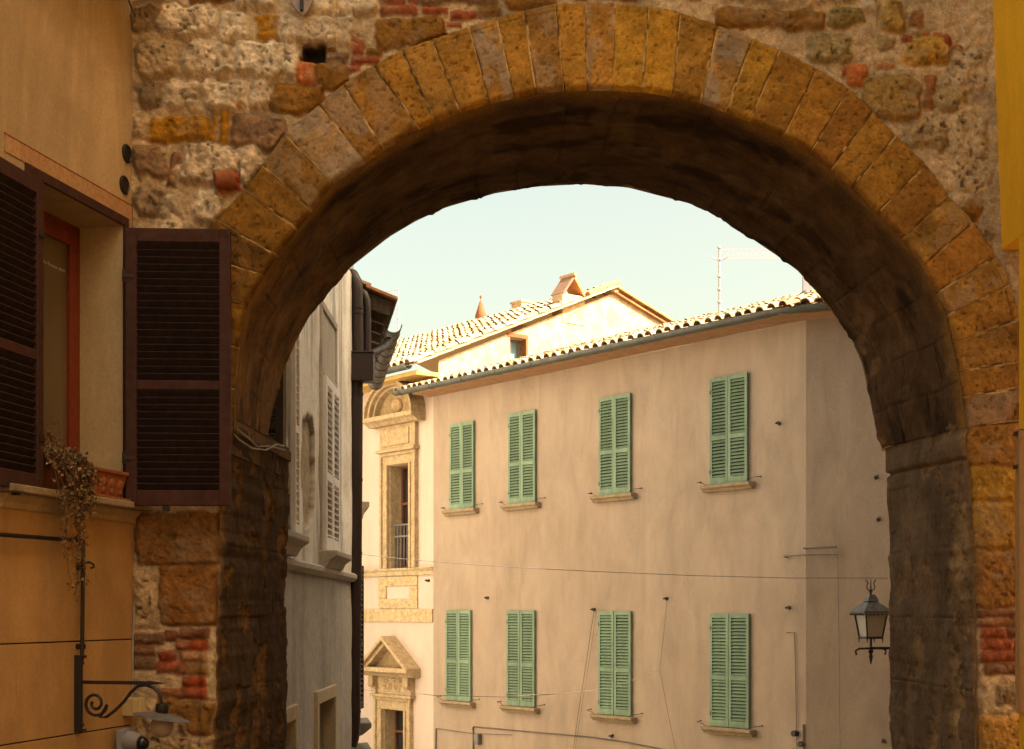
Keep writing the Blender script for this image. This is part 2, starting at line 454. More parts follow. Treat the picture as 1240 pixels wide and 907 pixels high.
# stones: u0 v0 u1 v1 colour height(m) roughness rotation(deg)
ST = [
 (158, 4, 184, 40, DK, .03, 1, 0), (187, 6, 264, 47, PA, .05, 1, 3), (266, 12, 300, 49, WH, .045, .7, 0), (309, 17, 341, 49, OC, .025, .4, 3), (287, -22, 331, 14, PA, .045, .8, 0),
 (230, -17, 284, 4, OB, .04, .6, 0), (338, 19, 432, 54, PA, .04, .6, 0), (372, -14, 412, 18, WH, .04, .8, 0), (413, -8, 458, 19, PA, .04, .8, 0),
 (460, 6, 505, 18, BR, .02, .3, 0), (512, 8, 544, 18, BR, .02, .3, 4), (546, 12, 577, 23, BR, .02, .3, -4), (580, 9, 606, 20, OB, .015, .3, -4), (460, -7, 490, 4, BR, .02, .3, 0), (493, -7, 506, 5, BR, .02, .3, 0),
 (505, -12, 604, 5, UB, .03, .5, 0), (612, -14, 672, 11, OB, .02, .4, -6), (454, 22, 540, 58, OB, .022, .6, -4), (541, 26, 560, 32, BR, .012, .3, 8),
 (163, 50, 216, 97, TN, .045, 1, 0), (218, 49, 283, 95, PA, .05, 1, 0), (281, 52, 366, 94, WH, .055, .9, 3), (364, 54, 396, 75, HOLE, -.14, .3, 0), (361, 73, 383, 103, TC, .035, .3, 4),
 (392, 64, 422, 76, UB, .02, .3, 0), (425, 68, 458, 79, BR, .02, .3, 0), (427, 53, 440, 66, BR, .015, .3, 10), (425, 45, 441, 52, BR, .02, .3, 10), (408, 78, 421, 86, BR, .018, .3, 5), (423, 80, 437, 88, BR, .018, .3, 0), (394, 57, 406, 64, OB, .015, .3, 0), (442, 60, 462, 68, OB, .012, .3, 12),
 (382, 76, 421, 109, OB, .03, .5, -8), (378, 104, 394, 122, OB, .02, .4, 0),
 (164, 99, 197, 130, DK, .03, 1, 0), (199, 98, 243, 134, PA, .045, 1, 0), (244, 96, 302, 134, WH, .05, .9, 0), (304, 99, 330, 132, PA, .045, 1, 0), (329, 102, 392, 138, OB, .03, .5, 6), (287, 128, 292, 133, TC, .01, .2, 0),
 (180, 140, 254, 174, OC, .035, .7, -2), (256, 136, 263, 173, OC, .03, .3, 2), (265, 134, 277, 175, OC, .03, .3, 1), (279, 137, 349, 182, UB, .04, .5, 6), (160, 138, 178, 170, TN, .02, 1, 0),
 (161, 176, 201, 216, UB, .035, .8, -4), (204, 184, 216, 226, (.27, .15, .09), .03, .3, 10), (218, 174, 316, 226, PA, .055, 1.1, 4), (262, 211, 292, 233, (.40, .10, .045), .06, .25, -5),
 (233, 230, 272, 272, WH, .05, .9, 0), (197, 234, 226, 266, PA, .04, 1, 0), (160, 226, 196, 264, DK, .03, 1, 0), (193, 264, 224, 284, WH, .03, 1, 8), (226, 272, 262, 292, TN, .03, 1, 0), (160, 268, 192, 300, TN, .03, 1, 0), (194, 288, 236, 316, PA, .03, 1, 0),
 # right of the arch
 (866, 10, 1001, 36, OB, .03, .6, 1), (1004, 8, 1046, 31, MS, .03, .9, -6), (978, 42, 1033, 79, (.33, .27, .15), .035, 1, 0), (1068, -2, 1097, 42, (.40, .27, .09), .035, .8, 4), (1045, -14, 1063, 14, (.55, .48, .42), .03, .3, 0),
 (1092, 45, 1153, 79, YL, .05, 1, -6), (1101, 14, 1118, 32, (.3, .15, .07), .02, .4, 10), (1090, 42, 1103, 52, BR, .015, .3, 10), (1142, 41, 1151, 54, BR, .015, .3, -20), (1153, 52, 1165, 64, (.38, .13, .06), .02, .3, -20),
 (1072, 77, 1083, 82, TC, .01, .2, 5), (1062, 78, 1068, 82, TC, .01, .2, 5), (1116, 38, 1124, 44, TC, .01, .2, 0), (1131, 38, 1139, 44, TC, .01, .2, 0), (1024, 78, 1049, 105, TC, .03, .3, 4), (1044, 92, 1117, 146, (.36, .24, .09), .04, .7, 3), (1019, 84, 1024, 91, BR, .01, .2, 0),
 (1119, 90, 1134, 133, (.33, .15, .07), .02, .4, 2), (1134, 92, 1176, 136, (.45, .35, .2), .04, 1, 10), (1093, 145, 1150, 182, (.42, .32, .2), .03, 1.2, 0), (1150, 60, 1196, 110, MO, .015, 1, 0), (1062, 42, 1084, 62, (.33, .25, .14), .02, .8, 0),
 (1164, 242, 1186, 268, OB, .02, .7, 20), (1160, 270, 1200, 300, (.42, .30, .16), .03, 1, 20),
 (1150, 130, 1198, 236, (.58, .46, .31), .015, 1.1, 0),
 (690, -40, 860, -2, OB, .03, .6, 0), (868, -34, 1040, 5, PA, .035, 1, 0),
 # right pier
 (1168, 514, 1236, 564, (.38, .20, .055), .025, .5, -2), (1170, 566, 1236, 606, (.46, .27, .05), .022, .4, 0), (1172, 608, 1236, 665, (.44, .25, .05), .022, .4, 1), (1174, 667, 1238, 736, (.35, .18, .055), .024, .5, 1),
 (1238, 516, 1300, 606, OB, .02, .5, 0), (1239, 608, 1300, 736, OB, .02, .5, 0),
 (1187, 739, 1231, 747, (.22, .10, .06), .018, .4, 2), (1187, 750, 1222, 759, (.30, .14, .07), .018, .4, 0), (1226, 749, 1262, 759, (.28, .12, .06), .018, .4, 0), (1190, 761, 1218, 773, BR, .022, .4, 0), (1221, 762, 1262, 773, (.24, .1, .06), .02, .4, 0),
 (1190, 775, 1228, 787, BR, .022, .4, 0), (1231, 775, 1262, 787, (.28, .1, .05), .02, .4, 0), (1190, 789, 1238, 801, BR, .022, .4, 0), (1241, 789, 1270, 801, BR, .02, .4, 0), (1192, 804, 1234, 816, (.24, .12, .07), .02, .4, -2),
 (1209, 831, 1262, 851, (.3, .22, .14), .018, .6, 0), (1184, 868, 1262, 932, (.40, .23, .06), .025, .5, 0), (1186, 936, 1262, 1010, OB, .025, .5, 0), (1186, 1014, 1262, 1090, OC, .025, .5, 0),
 # left pier
 (166, 620, 264, 683, (.24, .125, .045), .025, .6, 0), (193, 686, 262, 757, (.26, .125, .04), .025, .5, 0), (160, 688, 190, 760, TN, .02, 1, 0),
 (160, 767, 198, 780, (.20, .12, .08), .02, .4, 0), (201, 763, 217, 775, (.26, .11, .06), .02, .4, 0), (219, 762, 253, 774, (.22, .1, .06), .02, .4, 0), (216, 776, 252, 787, (.36, .09, .03), .025, .4, 2), (160, 783, 187, 795, (.22, .12, .07), .02, .4, 0),
 (192, 789, 212, 801, (.30, .075, .035), .022, .4, -4), (219, 790, 250, 801, (.42, .25, .15), .02, .4, 0), (160, 797, 187, 809, (.19, .13, .08), .02, .4, 0), (191, 803, 223, 815, (.34, .10, .05), .022, .4, 0), (229, 806, 252, 817, (.3, .18, .07), .02, .4, 0),
 (223, 820, 250, 832, (.36, .085, .03), .025, .4, 0), (223, 833, 250, 845, (.38, .085, .03), .025, .4, 0), (192, 834, 222, 846, (.28, .13, .07), .018, .4, 0), (188, 848, 258, 888, (.28, .15, .05), .025, .6, 8), (176, 870, 222, 925, (.42, .31, .2), .03, 1.3, 0), (226, 892, 262, 940, TN, .02, 1, 0),
 (160, 945, 262, 1000, OB, .025, .6, 0), (160, 1004, 262, 1070, OC, .025, .6, 0),
]
# coursed blocks above the picture and beyond the left house, so the wall goes on
rr = random.Random(3)
vv = -262
while vv < -44:
    hh = rr.randint(30, 44); uu = 60
    while uu < 1300:
        ww = rr.randint(40, 100)
        ST.append((uu, vv, uu + ww - 3, vv + hh - 4, rr.choice([PA, WH, TN, OB, OC, UB]), rr.uniform(.03, .05), rr.uniform(.5, 1), rr.uniform(-2, 2)))
        uu += ww
    vv += hh

def wall_field(u, v):
    sh = u.shape
    rough = fbm(u / 9, v / 9, 1, 4) - .5
    rough2 = fbm(u / 34, v / 34, 5, 4) - .5
    H = .018 * rough + .022 * rough2 + .010 * (fbm(u / 4, v / 4, 17, 3) - .5)
    C = np.array(MO)[None, None] * (0.80 + .55 * fbm(u / 40, v / 40, 9, 4)[..., None] * .9) * (.74 + .52 * fbm(u / 3.2, v / 3.2, 13, 3))[..., None]
    dirt = sstep(.50, .72, fbm(u / 60 + 4, v / 60, 21, 5))[..., None]
    C = C * (1 - .30 * dirt)
    crack = np.abs(fbm(u / 70, v / 70, 33, 4) - .5)
    H -= .014 * np.exp(-(crack / .006) ** 2)
    for (u0, v0, u1, v1, col, h, rg, rot) in ST:
        pad = 14
        sel = (u > u0 - pad) & (u < u1 + pad) & (v > v0 - pad) & (v < v1 + pad)
        if not sel.any(): continue
        U = u[sel]; V = v[sel]
        sd = int(abs(u0 * 7 + v0 * 13)) % 90
        w = 1.2 + (7.5 if v0 < 500 else 4.0) * rg
        du = (fbm(U / 15, V / 15, 100 + sd, 3) - .5) * 2 * w; dv = (fbm(U / 15 + 50, V / 15, 100 + sd, 3) - .5) * 2 * w
        cu, cv = (u0 + u1) / 2, (v0 + v1) / 2
        a = math.radians(rot); x = U - cu + du; y = V - cv + dv
        x, y = x * math.cos(a) + y * math.sin(a), -x * math.sin(a) + y * math.cos(a)
        hw, hh = (u1 - u0) / 2, (v1 - v0) / 2
        r = min(hw, hh) * ((.25 + .35 * min(rg, 1)) if v0 < 500 else .14)
        if v0 >= 500: hw += 1.5; hh += 1.0
        qx = np.abs(x) - hw + r; qy = np.abs(y) - hh + r
        d = np.hypot(np.maximum(qx, 0), np.maximum(qy, 0)) + np.minimum(np.maximum(qx, qy), 0) - r
        m = sstep(1.6, -1.0, d)
        prof = sstep(1.0, -(3 + 5 * rg), d)
        tex = (fbm(U / 7, V / 7, 140 + sd, 4) - .5) * .030 * rg + (fbm(U / 22, V / 22, 160 + sd, 3) - .5) * .035 * rg
        pits = sstep(.66, .80, fbm(U / 5.5, V / 5.5, 180 + sd, 3)) * .018 * rg
        tex = tex + (fbm(U / 3.4, V / 3.4, 210 + sd, 3) - .5) * .020 * rg
        nh = .85 * h * prof + (tex - 1.4 * pits) * prof
        Hs = H[sel]; Cs = C[sel]
        groove = np.exp(-((d - 1.8) / 1.7) ** 2) * .016 * np.clip(fbm(U / 18, V / 18, 77 + sd, 2) * 1.6 - .25, 0, 1)
        Hs = Hs * (1 - m) + (nh + .3 * Hs) * m - groove
        k = (.62 + .72 * fbm(U / 16, V / 16, 60 + sd, 4)) * (.72 + .56 * fbm(U / 3.0, V / 3.0, 220 + sd, 2)) * (1 - .5 * sstep(.64, .78, fbm(U / 5.5, V / 5.5, 180 + sd, 3)) * min(rg, 1))
        c2 = np.array(col)[None] * k[:, None]
        t2 = sstep(.5, .75, fbm(U / 24 + 9, V / 20, 200 + sd, 3))[:, None]
        c2 = c2 * (1 - .35 * t2) + np.array((.33, .27, .2))[None] * .35 * t2
        C[sel] = Cs * (1 - m[:, None]) + c2 * m[:, None]; H[sel] = Hs
    return H, C

def front_P(u, v, H):
    return np.stack([(u - 620) * YA / F, -H, EYE + (HOR - v) * YA / F], -1)

def in_poly(px, py, poly):
    c = np.zeros(px.shape, bool); n = len(poly)
    for i in range(n):
        x0, y0 = poly[i]; x1, y1 = poly[(i + 1) % n]
        if y0 == y1: continue
        t = ((y0 > py) != (y1 > py)) & (px < (x1 - x0) * (py - y0) / (y1 - y0) + x0)
        c ^= t
    return c

L_EDGE = lambda v: np.interp(v, [512, 530, 560, 700, 800, 907, 1110], [283, 279, 271, 265, 263, 259, 256])
R_EDGE = lambda v: np.interp(v, [512, 600, 700, 907, 1110], [1170, 1176, 1180, 1184, 1187])

def build_arch():
    STEP = 2.0
    us = np.arange(90, 1305, STEP); vs = np.arange(-262, 519, STEP)
    V, U = np.meshgrid(vs, us, indexing='ij')
    H, C = wall_field(U, V)
    mid = inner * .45 + outer * .55
    poly = [tuple(p) for p in mid] + [(mid[-1][0], 900), (mid[0][0], 900)]
    fu = (U[:-1, :-1] + U[1:, 1:]) / 2; fv = (V[:-1, :-1] + V[1:, 1:]) / 2
    keep = ~in_poly(fu, fv, poly)
    out = [tuple(p) for p in outer] + [(outer[-1][0], 900), (outer[0][0], 900)]
    under = in_poly(U, V, out)
    H = np.where(under, -.02, H)
    Ps = [front_P(U, V, H)]; Cs = [C]; Ms = [keep]
    # piers
    vp = np.arange(512, 1111, STEP)
    s = np.linspace(0, 1, 90)
    for side in (0, 1):
        VV, SS = np.meshgrid(vp, s, indexing='ij')
        if side == 0:
            e = L_EDGE(VV) + (fbm(VV / 14, VV * 0 + 2, 41, 3) - .5) * 8
            UU = 90 + (e - 90) * SS; de = e - UU
        else:
            e = R_EDGE(VV) + (fbm(VV / 14, VV * 0 + 8, 42, 3) - .5) * 6
            UU = e + (1300 - e) * SS; de = UU - e
        H, C = wall_field(UU, VV)
        H = H - .03 * np.exp(-(de / 3.5) ** 2) * (0.6 + .8 * fbm(VV / 20, VV * 0, 44, 2))
        if side == 0:   # flap of loose render on the lower left arris
            H += .03 * sstep(241, 247, UU) * sstep(765, 790, VV + (UU - 250)) * sstep(905, 890, VV)
        Ps.append(front_P(UU, VV, H)); Cs.append(C); Ms.append(None)
    grid_obj('rubble_wall', Ps, Cs, Ms, M['stone'], arch)

    # voussoir ring
    Ps = []; Cs = []
    tones = [OC, OB, OC, (0.395, 0.199, 0.033), OB, OC, (0.416, 0.218, 0.033), (0.374, 0.199, 0.036), (0.343, 0.257, 0.160), (0.343, 0.180, 0.041), (0.312, 0.162, 0.033), OC, (0.343, 0.190, 0.041), (0.395, 0.209, 0.033), (0.374, 0.209, 0.047), (0.416, 0.218, 0.030), (0.322, 0.171, 0.039), (0.447, 0.237, 0.033),
             (0.468, 0.247, 0.050), (0.541, 0.314, 0.033), (0.551, 0.314, 0.030), (0.354, 0.199, 0.033), (0.458, 0.285, 0.104), (0.426, 0.247, 0.028), (0.385, 0.199, 0.028), (0.374, 0.190, 0.028), (0.270, 0.123, 0.022), (0.385, 0.209, 0.033), (0.374, 0.199, 0.030), (0.312, 0.152, 0.028), (0.374, 0.218, 0.047), (0.374, 0.171, 0.028),
             (0.374, 0.204, 0.039), (0.374, 0.190, 0.030), (0.312, 0.166, 0.041), (0.312, 0.152, 0.028), (0.302, 0.142, 0.028), (0.260, 0.157, 0.088)]
    lilac = {7: .3, 8: .8, 9: .55, 10: .3, 14: .75, 16: .35, 18: .6, 22: .85, 30: .3, 32: .45, 36: .5}
    for i in range(len(J) - 1):
        o0, i0, o1, i1 = map(np.array, ((J[i][0], J[i][1]), (J[i][2], J[i][3]), (J[i + 1][0], J[i + 1][1]), (J[i + 1][2], J[i + 1][3])))
        nb, na = 64, 24
        # the joint lines get a cut of mortar on either side
        wpx = float(np.hypot(*(o1 + i1 - o0 - i0)) / 2); lpx = float(np.hypot(*(o0 - i0)))
        a = np.linspace(0, 1, na); b = np.linspace(0, 1, nb)
        B, A = np.meshgrid(b, a, indexing='ij')
        wob = (fbm(B * lpx / 14 + i * 9, B * 0, 300, 3) - .5) * 3.0 / wpx
        Aw = A
        p = ((i0[None, None] * (1 - B[..., None]) + o0[None, None] * B[..., None]) * (1 - Aw[..., None]) +
             (i1[None, None] * (1 - B[..., None]) + o1[None, None] * B[..., None]) * Aw[..., None])
        U = p[..., 0]; V = p[..., 1]
        rs = random.Random(i * 17 + 5)
        dj = np.minimum(A * wpx + wob * wpx * .5, (1 - A) * wpx - wob * wpx * .5)       # px to the nearest joint
        gw = .7 + 1.1 * sstep(.4, .75, fbm(B * lpx / 26 + i * 3, A * 0 + (A > .5) * 5, 310, 3))
        groove = sstep(gw + .7, gw - .5, dj)
        H = .028 + rs.uniform(-.003, .004) + (A - .5) * rs.uniform(-.01, .01)
        H = H + (fbm(U / 9, V / 9, 320 + i % 7, 4) - .5) * .016 + (fbm(U / 30, V / 30, 330, 3) - .5) * .016
        H = H - sstep(.66, .80, fbm(U / 3.6 + i, V / 3.6, 340, 3)) * .010
        H = H - groove * .009
        seam = (1 - B) * 0 + np.abs(B * lpx - (lpx - 9.5))
        if 10 < i < 34: H = H - .007 * np.exp(-(seam / .8) ** 2)
        H = H - .05 * np.exp(-((B * lpx) / 3.5) ** 2) * (.5 + 1.0 * fbm(U / 16, V / 16, 350, 2))
        H = np.where(B > .985, H - .03, H)
        k = (.62 + .72 * fbm(U / 26, V / 26, 360 + i, 4))[..., None] * (.62 if i < 8 else 1.0) * (1 - .35 * sstep(.66, .80, fbm(U / 3.6 + i, V / 3.6, 340, 3)))[..., None] * (.78 + .44 * fbm(U / 3.2, V / 3.2, 345, 2))[..., None]  # first stones at left darkened, a vignette shade put into their colour
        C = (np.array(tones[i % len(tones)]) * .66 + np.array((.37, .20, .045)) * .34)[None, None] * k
        if i in lilac:
            t = sstep(.42, .62, fbm(U / 22 + i, V / 30, 370, 4))[..., None] * lilac[i]
            C = C * (1 - t) + np.array((.36, .29, .23))[None, None] * t
        dr = sstep(.55, .75, fbm(U / 40, V / 40, 380, 4))[..., None]
        C = C * (1 - .22 * dr)
        light = sstep(.38, .52, fbm(B * lpx / 16 + i, A * 0 + (A > .5) * 7, 390, 3))[..., None]
        mc = np.array((.66, .47, .22))[None, None] * light + np.array((.14, .08, .03))[None, None] * (1 - light)
        g = groove[..., None]
        C = C * (1 - g) + mc * g
        Ps.append(front_P(U, V, H)); Cs.append(C)
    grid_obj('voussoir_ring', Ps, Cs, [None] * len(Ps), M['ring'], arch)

    # vault: loft from the front to the back edge of the arch
    def resamp(pts, n):
        pts = np.array(pts, float); d = np.r_[0, np.cumsum(np.hypot(*np.diff(pts, axis=0).T))]; d /= d[-1]
        t = np.linspace(0, 1, n); return np.stack([np.interp(t, d, pts[:, 0]), np.interp(t, d, pts[:, 1])], -1)
    NS, NT = 520, 130
    fr = resamp(inner, NS); bk = resamp(BACK, NS)
    # smooth both curves a little
    ker = np.ones(9) / 9
    def smooth(a):
        b = a.copy()
        for k in range(2):
            pad = np.r_[np.full(4, a[0, k]), a[:, k], np.full(4, a[-1, k])]
            b[:, k] = np.convolve(pad, ker, 'valid')
        return b
    bk = smooth(smooth(bk))
    FX = np.stack([(fr[:, 0] - 620) * YA / F, EYE + (HOR - fr[:, 1]) * YA / F], -1)
    BX = np.stack([(bk[:, 0] - 620) * YB / F, EYE + (HOR - bk[:, 1]) * YB / F], -1)
    t = np.linspace(0, 1, NT)
    S, T = np.meshgrid(np.linspace(0, 1, NS), t, indexing='ij')
    X = FX[:, None, 0] * (1 - T) + BX[:, None, 0] * T; Z = FX[:, None, 1] * (1 - T) + BX[:, None, 1] * T
    Y = T * (YB - YA)
    cx, cz = 0.45, 2.75
    nx, nz = X - cx, Z - cz; nn = np.hypot(nx, nz); nx /= nn; nz /= nn
    q = S * 6.2; r_ = T * 1.6
    D = (fbm(q * 2.2, r_ * 2.2, 400, 4) - .5) * .05 + (fbm(q * 14, r_ * 14, 410, 3) - .5) * .014
    edge = np.exp(-((1 - T) * 1.6 / .035) ** 2) * (fbm(q * 9, r_ * 0, 420, 4) - .35) * .05
    fredge = np.exp(-(T * 1.6 / .06) ** 2)
    D = (D) * (1 - fredge) - edge * -1
    mort = np.abs(((q * 1.9 + .3 * fbm(q * 1.5, r_ * 2, 430, 2)) % 1) - .5)
    P = np.stack([X + nx * D, Y + .002, Z + nz * D], -1)
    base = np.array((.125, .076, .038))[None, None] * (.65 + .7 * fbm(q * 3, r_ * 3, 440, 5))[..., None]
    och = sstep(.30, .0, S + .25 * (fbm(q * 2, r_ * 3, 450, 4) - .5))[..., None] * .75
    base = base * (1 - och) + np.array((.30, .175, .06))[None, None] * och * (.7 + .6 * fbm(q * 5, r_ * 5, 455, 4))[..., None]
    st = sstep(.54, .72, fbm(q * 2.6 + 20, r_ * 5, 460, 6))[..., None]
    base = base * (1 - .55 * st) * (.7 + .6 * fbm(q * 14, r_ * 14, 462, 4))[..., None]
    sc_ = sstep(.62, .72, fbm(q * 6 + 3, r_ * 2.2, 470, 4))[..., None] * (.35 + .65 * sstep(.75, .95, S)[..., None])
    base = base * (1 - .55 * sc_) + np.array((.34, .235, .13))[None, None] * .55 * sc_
    row = np.floor(q / .27 + .12 * (fbm(q * 1.2, r_ * 2.5, 431, 3) - .5)); fr_ = (q / .27 + .12 * (fbm(q * 1.2, r_ * 2.5, 431, 3) - .5)) - row
    tr = (r_ / .55 + .5 * (row % 2) + .1 * (fbm(q * 3, r_ * 3, 433, 2) - .5)) % 1
    jn = np.maximum(np.exp(-((np.minimum(fr_, 1 - fr_)) * .27 / .006) ** 2), np.exp(-((np.minimum(tr, 1 - tr)) * .55 / .006) ** 2)) * sstep(.35, .6, fbm(q * 2.3 + 9, r_ * 2.3, 434, 4))
    base = base * (1 - .45 * jn[..., None])
    P = P + np.stack([nx * jn * .008, 0 * jn, nz * jn * .008], -1)
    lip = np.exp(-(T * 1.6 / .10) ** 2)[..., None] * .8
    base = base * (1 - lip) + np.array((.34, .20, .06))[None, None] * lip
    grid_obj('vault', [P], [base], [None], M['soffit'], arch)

    # reveals of the two piers
    zs = np.linspace(EYE + (HOR - 503) * YA / F, -0.6, 330); tt = np.linspace(0, 1, 150)
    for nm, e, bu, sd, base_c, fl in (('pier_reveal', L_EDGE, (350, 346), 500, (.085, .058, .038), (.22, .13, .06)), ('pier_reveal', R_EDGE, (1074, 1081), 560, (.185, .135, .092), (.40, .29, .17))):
        Zz, T = np.meshgrid(zs, tt, indexing='ij')
        vf = HOR - (Zz - EYE) * F / YA
        left = e is L_EDGE
        if left: ee = e(vf) + (fbm(vf / 14, vf * 0 + 2, 41, 3) - .5) * 8
        else: ee = e(vf) + (fbm(vf / 14, vf * 0 + 8, 42, 3) - .5) * 6
        xf = (ee - 620) * YA / F
        xb = (np.interp(Zz, [0, 2.8], bu[::-1]) - 620) * YB / F + (fbm(Zz * 7, Zz * 0, sd + 1, 4) - .5) * .03
        X = xf * (1 - T) + xb * T
        sg = 1 if left else -1
        q = T * 1.6
        flk = sstep(.555, .585, fbm(q * 5.0 + sd, Zz * 4.2, sd + 2, 6, .6) + .16 * (fbm(q * 14, Zz * 6, sd + 9, 4) - .5))
        flk = flk * sstep(.0, .12, T)
        if not left: flk = flk * (.35 + .65 * sstep(.9, .2, T))
        D = (fbm(q * 3, Zz * 3, sd + 3, 4) - .5) * .026 - flk * .018 + (fbm(q * 16, Zz * 16, sd + 4, 3) - .5) * .012 * (1 + 1.2 * flk)
        course = np.abs(((Zz + .02 * fbm(q * 3, Zz, sd + 7, 2)) / .42) % 1 - .5) * .42
        rw = np.floor((Zz + .02 * fbm(q * 3, Zz, sd + 7, 2)) / .42); tq = (q / .62 + .5 * (rw % 2) + .08 * fbm(q * 3, Zz * 3, sd + 14, 2)) % 1
        jn = np.maximum(np.exp(-((.21 - course) / .005) ** 2), np.exp(-(np.minimum(tq, 1 - tq) * .62 / .005) ** 2)) * sstep(.38, .55, fbm(q * 2, Zz * 2, sd + 5, 3))
        D = D - .009 * jn
        if not left:
            zl = 2.573 + .064 * T + .012 * (fbm(q * 4, q * 0, sd + 12, 3) - .5)
            D = D * (1 - .6 * sstep(-.01, .01, Zz - zl)) + .014 * sstep(-.004, .008, Zz - zl) - .022 * np.exp(-((Zz - zl + .008) / .009) ** 2)
            flk = flk * (1 - .8 * sstep(-.01, .01, Zz - zl))
        D = D * sstep(0, .05, T) * 1.0
        P = np.stack([X + sg * D, T * (YB - YA) - .002, Zz], -1)
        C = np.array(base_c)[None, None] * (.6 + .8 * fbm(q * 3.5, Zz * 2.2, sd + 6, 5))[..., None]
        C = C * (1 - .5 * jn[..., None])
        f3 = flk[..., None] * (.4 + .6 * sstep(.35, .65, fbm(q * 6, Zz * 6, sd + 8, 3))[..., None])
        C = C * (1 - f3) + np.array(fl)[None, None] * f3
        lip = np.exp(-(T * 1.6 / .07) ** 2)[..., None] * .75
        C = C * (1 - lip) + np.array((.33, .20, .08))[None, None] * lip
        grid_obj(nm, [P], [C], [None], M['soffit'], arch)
    # impost bands at the springing
    for left in (True,):
        mb = MB()
        if left:
            mb.col = (.17, .11, .06)
            a = [(-1.575, .03), (-1.565, .0), (-1.493, 1.62), (-1.9, 1.62), (-1.9, .03)]
            mb.xy(a, 2.715, 2.785)
            mb.col = (.15, .10, .06)
            mb.xy([(-1.60, .03), (-1.513, 1.612), (-1.9, 1.612), (-1.9, .03)], 2.60, 2.713)
        else:
            mb.col = (.25, .19, .12)
            mb.xy([(2.578, .02), (2.520, 1.61), (2.9, 1.61), (2.9, .02)], 2.590, 2.745)
        mb.build('impost', M['soffit'], arch, bevel=.012)
    # rear face of the wall
    n = 120
    bk2 = resamp(BACK, n); bx = (bk2[:, 0] - 620) * YB / F; bz = EYE + (HOR - bk2[:, 1]) * YB / F
    bx = np.r_[-1.60, -1.60, bx, 2.60, 2.62]; bz = np.r_[-3, 2.77, bz, 2.78, -3]
    cx, cz = .45, 2.6
    ox = []; oz = []
    for x, z in zip(bx, bz):
        dx, dz = x - cx, z - cz
        k = min([k for k in ((-3.2 - cx) / dx if dx < 0 else 9e9, (3.6 - cx) / dx if dx > 0 else 9e9, (6.3 - cz) / dz if dz > 0 else 9e9) if k > 0] or [1])
        if z < -2: ox.append(-3.2 if x < 0 else 3.6); oz.append(-3)
        else: ox.append(cx + dx * k); oz.append(cz + dz * k)
    mb = MB(); mb.col = (.36, .26, .16)
    m = len(bx)
    mb.add([(x, YB - YA, z) for x, z in zip(bx, bz)] + [(x, YB - YA, z) for x, z in zip(ox, oz)], [(i, i + 1, m + i + 1, m + i) for i in range(m - 1)])
    mb.box(-2.46, 3.18, .03, 1.55, 6.30, 6.42)
    mb.build('rear_wall', M['stone'], arch)
    # iron wall plate with its bolt, and a terracotta pot let into the masonry
    mb = MB()
    c = [(354, -14), (352, 0), (355, 10), (362, 20), (369, 26), (375, 20), (381, 8), (381, -14)]
    mb.prism([((u - 620) * YA / F, EYE + (HOR - v) * YA / F) for u, v in c], lambda a, b: (a, -.075, b), lambda a, b: (a, -.055, b))
    pl = mb.build('anchor_plate', M['rust'], arch, bevel=.004)
    pl['label'] = 'pale rusty heart shaped iron wall plate'
    x, z = (368 - 620) * YA / F, EYE + (HOR - 6) * YA / F
    MB().box(x - .009, x + .009, -.10, -.075, z - .07, z + .09).build('wedge', M['iron'], pl, bevel=.003)
    mb = MB()
    x, z = (277 - 620) * YA / F, EYE + (HOR - 222) * YA / F
    mb.tube([(x + .035, -.05, z + .01), (x - .06, -.085, z - .005)], [.055, .045], 14)
    pt = mb.build('terracotta_pot', M['terracotta'], arch, smooth=True); pt['label'] = 'terracotta pot let into the masonry beside the ring'
build_arch()

# ------------------------------------------------------------------ shared builders
def leaf_mesh(w, h, stile=.05, top=.06, mid=(.42, .05), bot=.09, pitch=.045, t=.035, flip=False, slat_t=.008, ang=38, depth=None):
    """louvred shutter leaf from x=0 (hinge side) to w, front at y=-t; returns (frame, louvres)"""
    f = MB(); l = MB(); g = -1 if flip else 1
    def bx(mb, x0, x1, y0, y1, z0, z1):
        mb.box(min(g * x0, g * x1), max(g * x0, g * x1), y0, y1, z0, z1)
    bx(f, 0, stile, -t, 0, 0, h); bx(f, w - stile, w, -t, 0, 0, h)
    bx(f, stile, w - stile, -t + .001, -.001, 0, bot); bx(f, stile, w - stile, -t + .001, -.001, h - top, h)
    zm = mid[0] * h
    bx(f, stile, w - stile, -t + .001, -.001, zm - mid[1] / 2, zm + mid[1] / 2)
    sw = depth or t * 1.15
    for a, b in ((bot, zm - mid[1] / 2), (zm + mid[1] / 2, h - top)):
        n = max(2, int(round((b - a) / pitch))); p = (b - a) / n
        for k in range(n):
            z = a + (k + .5) * p
            th = math.radians(ang)
            l.obox((g * w / 2, -t * .5, z), (w - 2 * stile + .006, 0, 0), (0, sw * math.cos(th), sw * math.sin(th)), (0, -slat_t * math.sin(th), slat_t * math.cos(th)))
    return f, l

def merge(a, b):
    o = MB()
    o.add(a.v, a.f); o.add(b.v, b.f); return o

def sill_mb(w, d, h, proj_lip=.03):
    mb = MB()
    mb.yz([(.06, 0), (-d, 0), (-d, -h * .42), (-d * .72, -h * .62), (-d * .55, -h), (.06, -h)], -w / 2, w / 2)
    return mb

